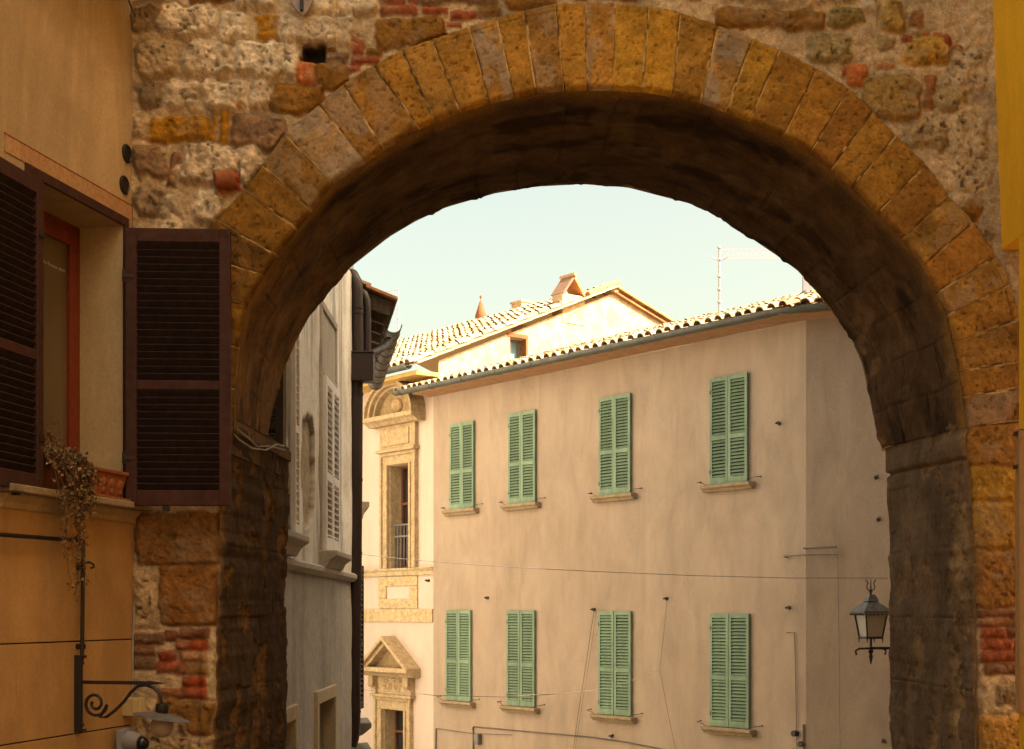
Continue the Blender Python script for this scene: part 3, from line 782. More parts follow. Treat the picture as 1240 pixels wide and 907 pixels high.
def coppi(mb, x0, x1, y0, slope, rows, pitch=.215, expose=.33, z0=0.0, rnd=None, lift=.035, tone=None, slip=.02, rad=.093):
    """barrel tiles: columns along x, rows climbing in +y with the given slope"""
    rnd = rnd or RNG
    c = 1 / math.hypot(1, slope); s = slope * c
    ax = Vector((0, c, s)); up = Vector((0, -s, c))
    base = tone or (.46, .375, .285)
    n = int((x1 - x0) / pitch)
    L_ = expose * 1.25
    # under-tiles: shallow troughs as one wavy sheet
    mb.col = (.30, .20, .13)
    tot = rows * expose
    for k in range(n + 1):
        xc = x0 + k * pitch
        o = Vector((xc, y0, z0))
        vs = []
        for q in (0.02, tot):
            for j in range(5):
                a = math.pi * j / 4
                vs.append(o + ax * q + Vector((math.cos(a) * pitch * .5, 0, 0)) + up * (.05 - math.sin(a) * .05))
        mb.add(vs, [(j, j + 1, 5 + j + 1, 5 + j) for j in range(4)])
    for k in range(n):
        xc = x0 + (k + .5) * pitch
        for r in range(rows):
            t = rnd.uniform(.72, 1.22); w = rnd.uniform(-.06, .06)
            mb.col = (base[0] * t, base[1] * t * (1 + w * .6), base[2] * t * (1 + w))
            if rnd.random() < .12: mb.col = (.34 * t, .20 * t, .12 * t)
            if rnd.random() < .05: mb.col = (.42, .33, .12)
            q0 = r * expose - (rnd.uniform(-.5, 1.6) * slip if r == 0 else rnd.uniform(-1, 1) * slip)
            dx = rnd.uniform(-.012, .012); tw = rnd.uniform(-.02, .02); dl = rnd.uniform(0, .014)
            o = Vector((xc + dx, y0, z0))
            m = 7; vs = []
            for q, rd, lf in ((q0, rad, lift + dl + .018), (q0 + L_, rad * .78, lift + dl)):
                for rr_ in ((rd, rd - .016) if r < 2 else (rd,)):
                    for j in range(m):
                        a = math.pi * j / (m - 1)
                        vs.append(o + ax * q + Vector((math.cos(a) * rr_ + tw * (q - q0), 0, 0)) + up * (lf + math.sin(a) * rr_ * .92))
            if r < 2:
                fs = []
                for q in (0, m):
                    fs += [(q + j, q + j + 1, 2 * m + q + j + 1, 2 * m + q + j) for j in range(m - 1)]
                fs += [(j, j + 1, m + j + 1, m + j) for j in range(m - 1)]
            else:
                fs = [(j, j + 1, m + j + 1, m + j) for j in range(m - 1)]
            mb.add(vs, fs)

def wall_open(mb, x0, x1, z0, z1, ops, depth=.2, back=.6):
    """front skin at y=0 with rectangular openings and their reveals"""
    xs = sorted({x0, x1, *[o[0] for o in ops], *[o[1] for o in ops]}); zs = sorted({z0, z1, *[o[2] for o in ops], *[o[3] for o in ops]})
    for i in range(len(xs) - 1):
        for j in range(len(zs) - 1):
            cx, cz = (xs[i] + xs[i + 1]) / 2, (zs[j] + zs[j + 1]) / 2
            if any(o[0] < cx < o[1] and o[2] < cz < o[3] for o in ops): continue
            mb.add([(xs[i], 0, zs[j]), (xs[i + 1], 0, zs[j]), (xs[i + 1], 0, zs[j + 1]), (xs[i], 0, zs[j + 1])], [(0, 1, 2, 3)])
    for (a, b, c, d) in ops:
        mb.add([(a, 0, c), (b, 0, c), (b, 0, d), (a, 0, d), (a, depth, c), (b, depth, c), (b, depth, d), (a, depth, d)], [(0, 1, 5, 4), (1, 2, 6, 5), (2, 3, 7, 6), (3, 0, 4, 7)])
    return mb

# ------------------------------------------------------------------ tan house with green shutters
TAN = Frame((-1.58, 28.6), (.62, -.785))
CX, CY = TAN.w(9.58, 0)[:2]
WING = Frame((CX, CY), (.912, -.411))
tan = thing('tan_house', 'tan plastered house with two rows of closed green shutters seen through the arch', 'house', (*TAN.o, 0), TAN.rot)
def in_tan(p):
    return TAN.loc(p)
wx = [(.635, 1.389), (2.499, 3.281), (5.043, 5.815), (7.675, 8.455), (.501, 1.301), (2.449, 3.271), (5.043, 5.815), (7.662, 8.503)]
wz = [(3.715, 5.386)] * 4 + [(-.04, 1.722), (-.045, 1.722), (-.06, 1.70), (-.10, 1.687)]
mb = MB()
wall_open(mb, 0, 9.58, -4, 6.03, [(a + .03, b - .03, c + .02, d - .03) for (a, b), (c, d) in zip(wx, wz)], .22)
# the wing turns the corner
p0 = in_tan((CX, CY, 0)); p1 = in_tan(WING.w(8, 0)); p2 = in_tan(WING.w(8, 7)); p3 = (0, 8, 0)
mb.add([(p0[0], p0[1], -4), (p1[0], p1[1], -4), (p1[0], p1[1], 6.03), (p0[0], p0[1], 6.03)], [(0, 1, 2, 3)])
mb.add([(p1[0], p1[1], -4), (p2[0], p2[1], -4), (p2[0], p2[1], 7), (p1[0], p1[1], 6.03)], [(0, 1, 2, 3)])
mb.build('wall', M['tan'], tan)

def win_parts(wdt, hgt):
    w = MB()
    w.box(-wdt / 2 + .03, wdt / 2 - .03, .14, .2, .02, hgt - .03)
    win = w.build('window', M['dark'], tan)
    for sgn in (1, -1):
        f, l = leaf_mesh(wdt / 2 - .004, hgt, .052, .065, (.435, .07), .10, .052, .04, flip=sgn < 0, slat_t=.012, ang=45, depth=.05)
        sh = merge(f, l)
        # hinges
        for zz in (.2, hgt - .22):
            sh.box(min(-.012 * sgn, .02 * sgn), max(-.012 * sgn, .02 * sgn), -.052, -.036, zz - .03, zz + .03)
        o = sh.build('shutter', M['green'], win); o.location = (-wdt / 2 * sgn, -.012, 0)
    s = sill_mb(1.04, .15, .11).build('sill', M['sill'], win, bevel=.008); s.location = (0, .0, -.012)
    for sgn in (1, -1):
        x = sgn * (wdt / 2 + .24)
        c = MB(); c.tube([(x, .02, .06), (x, -.10, .05), (x - .05 * sgn, -.12, .045), (x - .16 * sgn, -.115, .02), (x - .20 * sgn, -.115, -.01), (x - .235 * sgn, -.115, .0)], .005, 6)
        c.ball((x, -.01, .06), .013, 8, 6)
        c.build('shutter_catch', M['iron'], win)
    return win
wins = []
for i, ((a, b), (c, d)) in enumerate(zip(wx, wz)):
    if i in (0, 4): proto = win_parts(.785 if i == 0 else .815, 1.68 if i == 0 else 1.77); w = proto
    else: w = copy_tree(proto, tan)
    w.location = ((a + b) / 2, 0, c)
    if i not in (0, 4):
        for ch in w.children:
            if ch.name.startswith('shutter') and not ch.name.startswith('shutter_catch'):
                ch.rotation_euler.z = RNG.uniform(-.035, .0) * (1 if ch.location.x < 0 else -1)
    wins.append(w)

# eave: boards, gutter with brackets, tiles
mb = MB()
mb.add([(-.12, -.44, 6.055), (9.60, -.44, 6.055), (9.60, .0, 6.031), (-.12, 0, 6.031), (-.12, -.44, 6.085), (9.60, -.44, 6.085), (9.60, 0, 6.10), (-.12, 0, 6.10)],
       [(0, 3, 2, 1), (4, 5, 6, 7), (0, 1, 5, 4), (1, 2, 6, 5), (2, 3, 7, 6), (3, 0, 4, 7)])
q = [in_tan(WING.w(-.3, -.44, 0)), in_tan(WING.w(8, -.44, 0)), in_tan(WING.w(8, 0, 0)), in_tan(WING.w(8, .3, 0)), in_tan(WING.w(-.3, .3, 0))]
mb.xy([(p[0], p[1]) for p in q], 6.036, 6.092)
mb.build('eave', M['soffit_wood'], tan)
mb = MB()
gp = [(-.62, -.50, 6.155), (2, -.50, 6.15), (5, -.5, 6.145), (9.42, -.50, 6.14)]
gw = [in_tan(WING.w(.16, -.5, 6.137)), in_tan(WING.w(8, -.5, 6.12))]
mb.trough(gp + gw, .088, (0, 1, 0))
for x in np.arange(-.4, 9.4, 1.05):
    mb.trough([(x - .012, -.5, 6.153), (x + .012, -.5, 6.153)], .096, (0, 1, 0))
mb.box(-.624, -.614, -.588, -.412, 6.10, 6.158)
mb.build('gutter', M['gutter'], tan, smooth=True)
mb = MB(); coppi(mb, -.58, 9.75, -.56, .300, 17, z0=6.11, rad=.082, lift=.02, rnd=random.Random(5))
rf = mb.build('roof', M['attr'], tan, smooth=True)
mb = MB(); coppi(mb, 0, 8.0, -.56, .300, 14, z0=6.11, rad=.082, lift=.02, rnd=random.Random(6))
tip = in_tan((CX, CY, 0))
rf2 = mb.build('roof', M['attr'], tan, smooth=True)
rf2.location = (tip[0], tip[1], 0); rf2.rotation_euler.z = WING.rot - TAN.rot
# hip cover tiles where both slopes meet
# small ironwork on the wall: rings, pegs, pipes
def dot(u, v, frame=TAN, r=.022, l=.09):
    x, z = frame.hit(u, v); p = frame.w(x, 0, z); p2 = frame.w(x, -l, z)
    return [in_tan(p), in_tan(p2)], in_tan(frame.w(x, -l, z))
for (u, v, fr) in ((591, 724, TAN), (720, 738, TAN), (808, 725, TAN), (944, 513, TAN), (956, 736, TAN), (742, 891, TAN), (1061, 578, WING), (1064, 629, WING), (1070, 897, WING), (519, 703, TAN)):
    seg, e = dot(u, v, fr)
    mb = MB(); mb.tube(seg, .014, 6); mb.tube([e, (e[0] + .05, e[1], e[2] + .02), (e[0] + .07, e[1], e[2] - .03)], .010, 6)
    mb.ball(seg[0], .032, 8, 6)
    mb.build('wall_hook', M['iron'], tan)
def wall_line(pts, r, fr=TAN, off=-.02, n=6):
    out = []
    for (u, v) in pts:
        x, z = fr.hit(u, v, off); out.append(in_tan(fr.w(x, off, z)))
    mb = MB(); mb.tube(out, r, n); return mb
wall_line([(572, 884), (573, 880), (640, 886), (720, 893), (760, 899), (800, 907), (850, 916)], .011).build('conduit', M['cable_dark'], tan)
wall_line([(573, 880), (573, 960)], .014).build('conduit', M['cable_dark'], tan)
wall_line([(528, 882), (570, 888), (620, 890)], .006).build('wall_cable', M['cable_dark'], tan)
wall_line([(528, 882), (527, 940)], .012).build('conduit', M['cable_dark'], tan)
wall_line([(952, 766), (962, 766), (963, 800), (966, 960)], .006).build('conduit', M['cable_dark'], tan)
wall_line([(973, 877), (974, 960)], .016).build('conduit', M['cable_dark'], tan)
for (u, v) in ((965, 888), (973, 901)):
    seg, e = dot(u, v); MB().tube(seg, .045, 8).build('cable_clip', M['iron'], tan)
b = MB(); a0 = in_tan(TAN.w(*[TAN.hit(953, 674)[0]], -.06, TAN.hit(953, 674)[1])); a1 = TAN.hit(976, 672); a1 = in_tan(TAN.w(a1[0], -.06, a1[1])); a2 = WING.hit(1014, 671, -.06); a2 = in_tan(WING.w(a2[0], -.06, a2[1]))
b.tube([a0, a1, a2], .010, 6)
c0 = TAN.hit(973, 664, -.06); c0 = in_tan(TAN.w(c0[0], -.06, c0[1])); c1 = WING.hit(1014, 662, -.06); c1 = in_tan(WING.w(c1[0], -.06, c1[1]))
b.tube([c0, c1], .015, 6); b.tube([c1, a2], .008, 6); b.tube([(c0[0], 0.03, c0[2]), c0], .012, 6); b.tube([(a0[0], 0.03, a0[2]), a0], .02, 6)
b.build('old_bracket', M['iron_light'], tan)
wall_line([(1014, 671), (1015, 700), (1018, 960)], .003, WING).build('wall_cable', M['cable_dark'], tan)
seg, e = dot(581, 895); MB().obox(((seg[0][0] + e[0]) / 2, -.05, e[2]), (.14, 0, 0), (0, .1, 0), (0, 0, .2)).build('junction_box', M['iron_light'], tan, bevel=.008)
# ledge in the wall where the two wings meet
# slack lines hanging off the hooks
wall_line([(720, 738), (716, 760), (708, 815), (700, 865), (694, 910)], .0045, TAN, -.09).build('slack_line', M['cable_dark'], tan)
wall_line([(722, 738), (718, 770), (711, 815), (703, 865), (696, 910)], .003, TAN, -.08).build('slack_line', M['cable_dark'], tan)
wall_line([(808, 725), (805, 755), (799, 810), (808, 860), (818, 907)], .003, TAN, -.09).build('slack_line', M['cable_dark'], tan)

# ------------------------------------------------------------------ cream palazzo to the left of it
cream = thing('cream_palazzo', 'cream palazzo with carved stone window pediments and a sunlit brick gable', 'palazzo', (*TAN.o, 0), TAN.rot)
CRF = TAN
GAB = Frame(TAN.o, (.785, .62))
OFF = 0.12           # facade stands a hand deeper than the tan house
def ch(u, v, off=OFF): return CRF.hit(u, v, off)
up_l, up_t = ch(472, 564); up_r, up_b = ch(498, 687.5)
lo_l, lo_t = ch(465, 858); lo_r, _ = ch(492, 858)
up_l += .0; lo_b = -2.2
mb = MB()
wall_open(mb, -9, .0, -4, 6.45, [(up_l, up_r, up_b, up_t), (lo_l, lo_r, lo_b, lo_t)], .42)
o = mb.build('wall', M['cream'], cream); o.location = (0, OFF, 0)
# gable
gpix = [(604, 405), (677, 382), (742, 352), (817, 396)]
g = [GAB.hit(u, v) for u, v in gpix]
pk = GAB.hit(742, 350)
e0 = (-.5, 6.60)
sl = (pk[1] - e0[1]) / (pk[0] - e0[0])
rr_ = GAB.hit(817, 396); sr = (rr_[1] - pk[1]) / (rr_[0] - pk[0])
yr = 9.0; zr = pk[1] + sr * (yr - pk[0])
al, at = GAB.hit(617, 408); ar, ab = GAB.hit(636, 440)
mb = MB()
under = lambda y: (e0[1] + sl * (y - e0[0]) if y < pk[0] else pk[1] + sr * (y - pk[0])) - .10
ys = sorted([OFF, al, ar, pk[0], yr]); 
for i in range(len(ys) - 1):
    y0, y1 = ys[i], ys[i + 1]
    if abs(y0 - al) < 1e-6:
        mb.add([(.015, y0, 5), (.015, y1, 5), (.015, y1, ab), (.015, y0, ab)], [(0, 1, 2, 3)])
        mb.add([(.015, y0, at), (.015, y1, at), (.015, y1, under(y1)), (.015, y0, under(y0))], [(0, 1, 2, 3)])
    else:
        mb.add([(.015, y0, 5), (.015, y1, 5), (.015, y1, under(y1)), (.015, y0, under(y0))], [(0, 1, 2, 3)])
mb.add([(.015, al, ab), (.015, ar, ab), (.015, ar, at), (.015, al, at), (-.3, al, ab), (-.3, ar, ab), (-.3, ar, at), (-.3, al, at)], [(0, 1, 5, 4), (1, 2, 6, 5), (2, 3, 7, 6), (3, 0, 4, 7)])
mb.build('gable_wall', M['brick_white'], cream)
aw = MB()
aw.box(-.02, .03, al - .06, ar + .06, at, at + .09); aw.box(-.18, .03, ar, ar + .055, ab, at)
aw = aw.build('attic_window', M['terracotta'], cream, bevel=.006)
MB().box(-.25, -.22, al, ar, ab, at).build('pane', M['pane_blue'], aw)
fr_ = MB(); fr_.box(-.22, -.18, al, ar, at - .05, at); fr_.box(-.22, -.18, ar - .06, ar, ab, at - .05); fr_.build('frame', M['iron_light'], aw)
# roof: main slope, verge tiles, back slope
mb = MB(); coppi(mb, -9.2, .10, e0[0] - .06, sl, int((math.hypot(pk[0] - e0[0], pk[1] - e0[1]) + .06) / .33) + 1, z0=e0[1], rnd=random.Random(9), tone=(.46, .38, .29))
mb.col = (.5, .38, .27)
mb.add([(-9.2, pk[0] + .05, pk[1] + .02), (.12, pk[0] + .05, pk[1] + .02), (.12, yr, zr + .02), (-9.2, yr, zr + .02)], [(0, 1, 2, 3)])
# ridge tiles
for k in range(24):
    x = .12 - k * .38; t = RNG.uniform(.55, 1.1); mb.col = (.46 * t, .34 * t, .22 * t)
    mb.tube([(x, pk[0], pk[1] + .03), (x - .42, pk[0], pk[1] + .045)], [.13, .11], 10)
mb.build('roof', M['attr'], cream, smooth=True)
mb = MB()
mb.col = (.52, .37, .24)
n = 13
for k in range(n):          # verge tiles on the left slope, one row overhanging the wall
    y0 = e0[0] + (pk[0] - e0[0]) * k / n; y1 = e0[0] + (pk[0] - e0[0]) * (k + 1.12) / n
    t = RNG.uniform(.8, 1.2); mb.col = (.56 * t, .42 * t, .30 * t)
    z0, z1 = e0[1] + sl * (y0 - e0[0]), e0[1] + sl * (y1 - e0[0])
    mb.add([(.03, y0, z0 + .03), (.18, y0, z0 + .02), (.18, y1, z1 + .01), (.03, y1, z1 + .02), (.03, y0, z0 + .085), (.18, y0, z0 + .065), (.18, y1, z1 + .05), (.03, y1, z1 + .07)], [(0, 3, 2, 1), (4, 5, 6, 7), (0, 1, 5, 4), (1, 2, 6, 5), (2, 3, 7, 6), (3, 0, 4, 7)])
n = 9
for k in range(n):
    y0 = pk[0] + (yr - pk[0]) * k / n; y1 = pk[0] + (yr - pk[0]) * (k + 1.1) / n
    t = RNG.uniform(.8, 1.15)
    for dz, xx, cc in ((.02, .16, (.50, .28, .14)), (-.09, .10, (.44, .21, .10))):
        mb.col = tuple(q * t for q in cc)
        z0, z1 = pk[1] + sr * (y0 - pk[0]) + dz, pk[1] + sr * (y1 - pk[0]) + dz
        mb.add([(.0, y0, z0), (xx, y0, z0 - .01), (xx, y1, z1 - .01), (.0, y1, z1), (.0, y0, z0 + .06), (xx, y0, z0 + .045), (xx, y1, z1 + .03), (.0, y1, z1 + .045)], [(0, 3, 2, 1), (4, 5, 6, 7), (0, 1, 5, 4), (1, 2, 6, 5), (2, 3, 7, 6), (3, 0, 4, 7)])
# mossy tiles heaped at the peak
for (u0, u1) in ((709, 722), (719, 733), (730, 746)):
    y0, _ = GAB.hit(u0, 350); y1, _ = GAB.hit(u1, 350)
    mb.col = (.36, .27, .15)
    mb.tube([(.08, y0, e0[1] + sl * (y0 - e0[0]) + .09), (.08, y1, e0[1] + sl * (y1 - e0[0]) + .11)], [.085, .07], 10)
mb.build('verge_tiles', M['attr'], cream, bevel=.006)
# yellow soffit and the half round gutter end
mb = MB(); mb.box(-9, .02, -.42, OFF, 6.44, 6.52); mb.build('eave', M['eave_yellow'], cream)
mb = MB(); mb.trough([(-9, -.60, 6.62), (-.02, -.60, 6.62)], .10, (0, 1, 0)); mb.build('gutter', M['gutter'], cream, smooth=True)
# chimney in the gable
c0, ctop = GAB.hit(680, 352); c1, _ = GAB.hit(707, 352)
ctop -= .05; cb = e0[1] + sl * (c0 - e0[0]) - .3
mb = MB(); mb.box(-.32, .03, c0, c1, cb, ctop)
ck = mb.build('chimney', M['brick_white'], cream, bevel=.008)
mb = MB(); mb.col = (.42, .20, .12)
ym = (c0 + c1) / 2; hh = .44
for sg, tn in ((-1, (.24, .15, .12)), (1, (.50, .24, .11))):  # shaded left slope and lit right slope painted into the tile tones
    ye = ym + sg * (c1 - c0) / 2 * 1.05
    mb.col = tn
    mb.add([(-.36, ye, ctop), (.06, ye, ctop), (.06, ym, ctop + hh), (-.36, ym, ctop + hh), (-.36, ye - sg * .06, ctop), (.06, ye - sg * .06, ctop), (.06, ym - sg * .0, ctop + hh - .09), (-.36, ym, ctop + hh - .09)],
           [(0, 1, 2, 3), (4, 7, 6, 5), (0, 4, 5, 1), (1, 5, 6, 2), (0, 3, 7, 4)])
mb.col = (.45, .33, .24); mb.tube([(.10, ym, ctop + hh + .005), (-.40, ym, ctop + hh + .005)], .045, 8)
mb.build('chimney_cap', M['attr'], ck)
# terracotta cone and white stack on the ridge
def ridge_at(u):       # local x on the ridge line seen at pixel column u
    best = min(np.arange(-9, 0, .01), key=lambda x: abs((620 + F * TAN.w(x, pk[0])[0] / TAN.w(x, pk[0])[1]) - u)); return float(best)
xr = ridge_at(583)
mb = MB(); mb.lathe([(.12, -.2), (.12, .02), (.14, .03), (.14, .10), (.15, .12), (.04, .46), (.02, .50), (.010, .52), (.010, .56), (.03, .59), (.03, .62), (.01, .65)], (xr, pk[0] - .02, pk[1] + .06), 14)
mb.build('chimney_pot', M['terracotta'], cream, smooth=True)
xr = ridge_at(606)
mb = MB(); mb.box(xr - .20, xr + .2, pk[0] + .5, pk[0] + .8, pk[1] - .4, pk[1] + .45); mb.box(xr - .23, xr + .23, pk[0] + .47, pk[0] + .83, pk[1] + .45, pk[1] + .50)
mb.build('chimney', M['brick_white'], cream, bevel=.01)
# mouldings
def px_box(mb, u0, v0, u1, v1, proj, y1=None, um=None):
    a, t = ch(u0, v0, OFF - proj); b, _ = ch(u1, v0, OFF - proj); um_ = (u0 + u1) / 2
    _, t = ch(um_, v0, OFF - proj); _, bt = ch(um_, v1, OFF - proj)
    mb.box(a, b, OFF - proj, OFF + .02, bt, t)
mb = MB(); mb.col = (.66, .54, .37)
xl, _ = ch(430, 690)
z1 = ch(500, 687.5)[1]; z0 = ch(500, 696.5)[1]
mb.yz([(OFF + .02, z0), (OFF - .06, z0), (OFF - .09, (z0 + z1) / 2), (OFF - .14, z1 - .04), (OFF - .16, z1 - .005), (OFF + .02, z1 - .005)], -3.6, -.06)
mb.build('string_course', M['carved'], cream, bevel=.006)
mb = MB(); mb.col = (.62, .49, .31)
px_box(mb, 434, 737.5, 523, 753, .035); mb.build('string_course', M['carved'], cream, bevel=.005)
mb = MB(); mb.col = (.60, .48, .30)
px_box(mb, 458, 698, 505, 709.5, .03); px_box(mb, 458, 725, 505, 737, .03); px_box(mb, 458, 709.6, 467, 724.9, .03); px_box(mb, 495, 709.6, 505, 724.9, .03)
mb.build('stone_panel', M['carved'], cream, bevel=.005)

def aedicule(l, r, b, t, kind):
    """stone surround in local coords for the opening l..r, b..t"""
    w = r - l; cxm = (l + r) / 2
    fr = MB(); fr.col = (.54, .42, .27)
    jw = .26
    y = OFF
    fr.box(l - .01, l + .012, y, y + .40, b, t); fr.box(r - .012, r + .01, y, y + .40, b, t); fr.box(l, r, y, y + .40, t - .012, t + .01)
    for s in (0, 1):            # stepped jambs
        x0, x1 = (l - jw, l) if s == 0 else (r, r + jw)
        fr.box(x0, x1, y - .06, y + .02, b, t)
        xa, xb = (x0, x0 + .07) if s == 0 else (x1 - .07, x1)
        fr.box(xa, xb, y - .10, y - .06, b, t + .26)
        xa, xb = (x1 - .07, x1) if s == 0 else (x0, x0 + .07)
        fr.box(xa, xb, y - .085, y - .06, b, t)
    fr.box(l - jw, r + jw, y - .06, y + .02, t + .001, t + .26); fr.box(l - jw - .02, r + jw + .02, y - .095, y - .06, t + .19, t + .26)
    if kind == 'round':          # dentil cornice + inscribed frieze
        fr.box(l - jw - .06, r + jw + .06, y - .16, y + .02, t + .262, t + .33)
        fr.box(l - jw, r + jw, y - .09, y + .02, t + .331, t + .82)
        fr.box(l - jw + .2, r + jw - .2, y - .115, y - .09, t + .40, t + .74)
        base = t + .821
    else:
        fr.box(l - jw - .10, r + jw + .10, y - .15, y + .02, t + .262, t + .32)
        fr.box(l - jw + .05, r + jw - .05, y - .06, y + .02, t + .321, t + .70)
        for s in (-1, 1):        # scroll consoles
            x = cxm + s * (w / 2 + jw - .02)
            fr.box(x - .09, x + .09, y - .20, y + .02, t + .50, t + .70); fr.box(x - .08, x + .08, y - .12, y + .02, t + .321, t + .499)
            fr.tube([(x - .09, y - .15, t + .52), (x + .09, y - .15, t + .52)], .06, 10)
        # carved scrollwork
        for s in (-1, 1):
            pts = [(cxm + s * (.05 + .17 * (1 - k / 26) * math.cos(k * .55)) + s * .13, y - .065, t + .49 + .13 * (1 - k / 26) * math.sin(k * .55)) for k in range(22)]
            fr.tube(pts, .022, 6)
            fr.tube([(cxm + s * .02, y - .065, t + .62), (cxm + s * .2, y - .065, t + .66), (cxm + s * .36, y - .065, t + .60)], .02, 6)
        fr.box(cxm - .08, cxm + .08, y - .09, y - .06, t + .56, t + .66)
        base = t + .701
    return fr, base, cxm, w / 2 + jw

# upper window: segmental pediment
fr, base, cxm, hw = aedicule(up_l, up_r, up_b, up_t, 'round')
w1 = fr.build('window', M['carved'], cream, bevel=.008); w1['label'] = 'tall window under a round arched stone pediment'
def pediment(kind, base, cxm, hw):
    mb = MB(); mb.col = (.55, .43, .28)
    pr = .36; y = OFF; ew = hw + .26
    mb.yz([(y + .02, base), (y - pr * .55, base), (y - pr * .75, base + .06), (y - pr, base + .10), (y - pr, base + .19), (y + .02, base + .19)], cxm - ew, cxm + ew)
    if kind == 'round':
        R = ew * 1.0; rise = .72; zc = base + .192
        n = 20
        for (ra, rb, pj, tint_) in ((1.0, .93, pr, 1), (.929, .84, pr * .8, .95), (.839, .76, pr * .55, .9)):
            mb.col = (.55 * tint_, .43 * tint_, .28 * tint_)
            P0 = [(cxm + R * ra * math.cos(math.pi * k / n), zc + rise * ra * math.sin(math.pi * k / n)) for k in range(n + 1)]
            P1 = [(cxm + R * rb * math.cos(math.pi * k / n), zc + rise * rb * math.sin(math.pi * k / n)) for k in range(n + 1)]
            for k in range(n):
                mb.xz([P0[k], P0[k + 1], P1[k + 1], P1[k]], y - pj, y + .02)
        mb.col = (.40, .30, .18)
        mb.xz([(cxm + R * .76 * math.cos(math.pi * k / n), zc + rise * .76 * math.sin(math.pi * k / n)) for k in range(n + 1)], y - .07, y + .02)
        mb.col = (.5, .37, .22)
        mb.ball((cxm, y - .09, zc + .2), .16, 12, 8, (1.2, .5, 1))
    else:
        rise = .66; zc = base + .192
        for (k0, k1, pj) in ((1.0, .86, pr), (.859, .72, pr * .75)):
            for s in (-1, 1):
                mb.xz([(cxm + s * ew * k0, zc), (cxm, zc + rise * k0), (cxm, zc + rise * k1), (cxm + s * ew * k1, zc)], y - pj, y + .02)
        mb.col = (.36, .27, .16)
        mb.xz([(cxm - ew * .72, zc), (cxm + ew * .72, zc), (cxm, zc + rise * .72)], y - .06, y + .02)
    return mb
pd = pediment('round', base, cxm, hw).build('pediment', M['carved'], w1, bevel=.006)
def casement(win, l, r, b, t, depth=.30, parts=(.5,), zsplit=.62):
    mb = MB(); y = OFF + depth
    mb.box(l, r, y + .03, y + .05, b, t); 
    mb.build('pane', M['pane_dark'], win)
    mb = MB(); s = .055
    for x in (l, (l + r) / 2 - s / 2, r - s): mb.box(x, x + s, y - .02, y + .03, b, t)
    for z in (b, b + (t - b) * zsplit, t - s): mb.box(l + s, r - s, y - .018, y + .028, z, z + s)
    mb.build('frame', M['brownwood'], win, bevel=.004)
casement(w1, up_l, up_r, up_b, up_t)
mb = MB(); y = OFF + .10
for v in (635, 649):
    z = ch(485, v)[1]; mb.box(up_l - .02, up_r + .02, y - .02, y + .01, z - .018, z + .018)
for k in range(7):
    x = up_l + (up_r - up_l) * (k + .5) / 7; mb.box(x - .011, x + .011, y - .012, y + .008, up_b, ch(485, 635)[1])
mb.build('railing', M['iron_light'], w1)
# lower window: triangular pediment
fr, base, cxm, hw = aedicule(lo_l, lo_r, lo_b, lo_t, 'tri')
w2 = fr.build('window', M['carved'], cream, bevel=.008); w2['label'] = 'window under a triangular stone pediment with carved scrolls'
pediment('tri', base, cxm, hw).build('pediment', M['carved'], w2, bevel=.006)
casement(w2, lo_l, lo_r, lo_b, lo_t, .28, (.5,), .72)

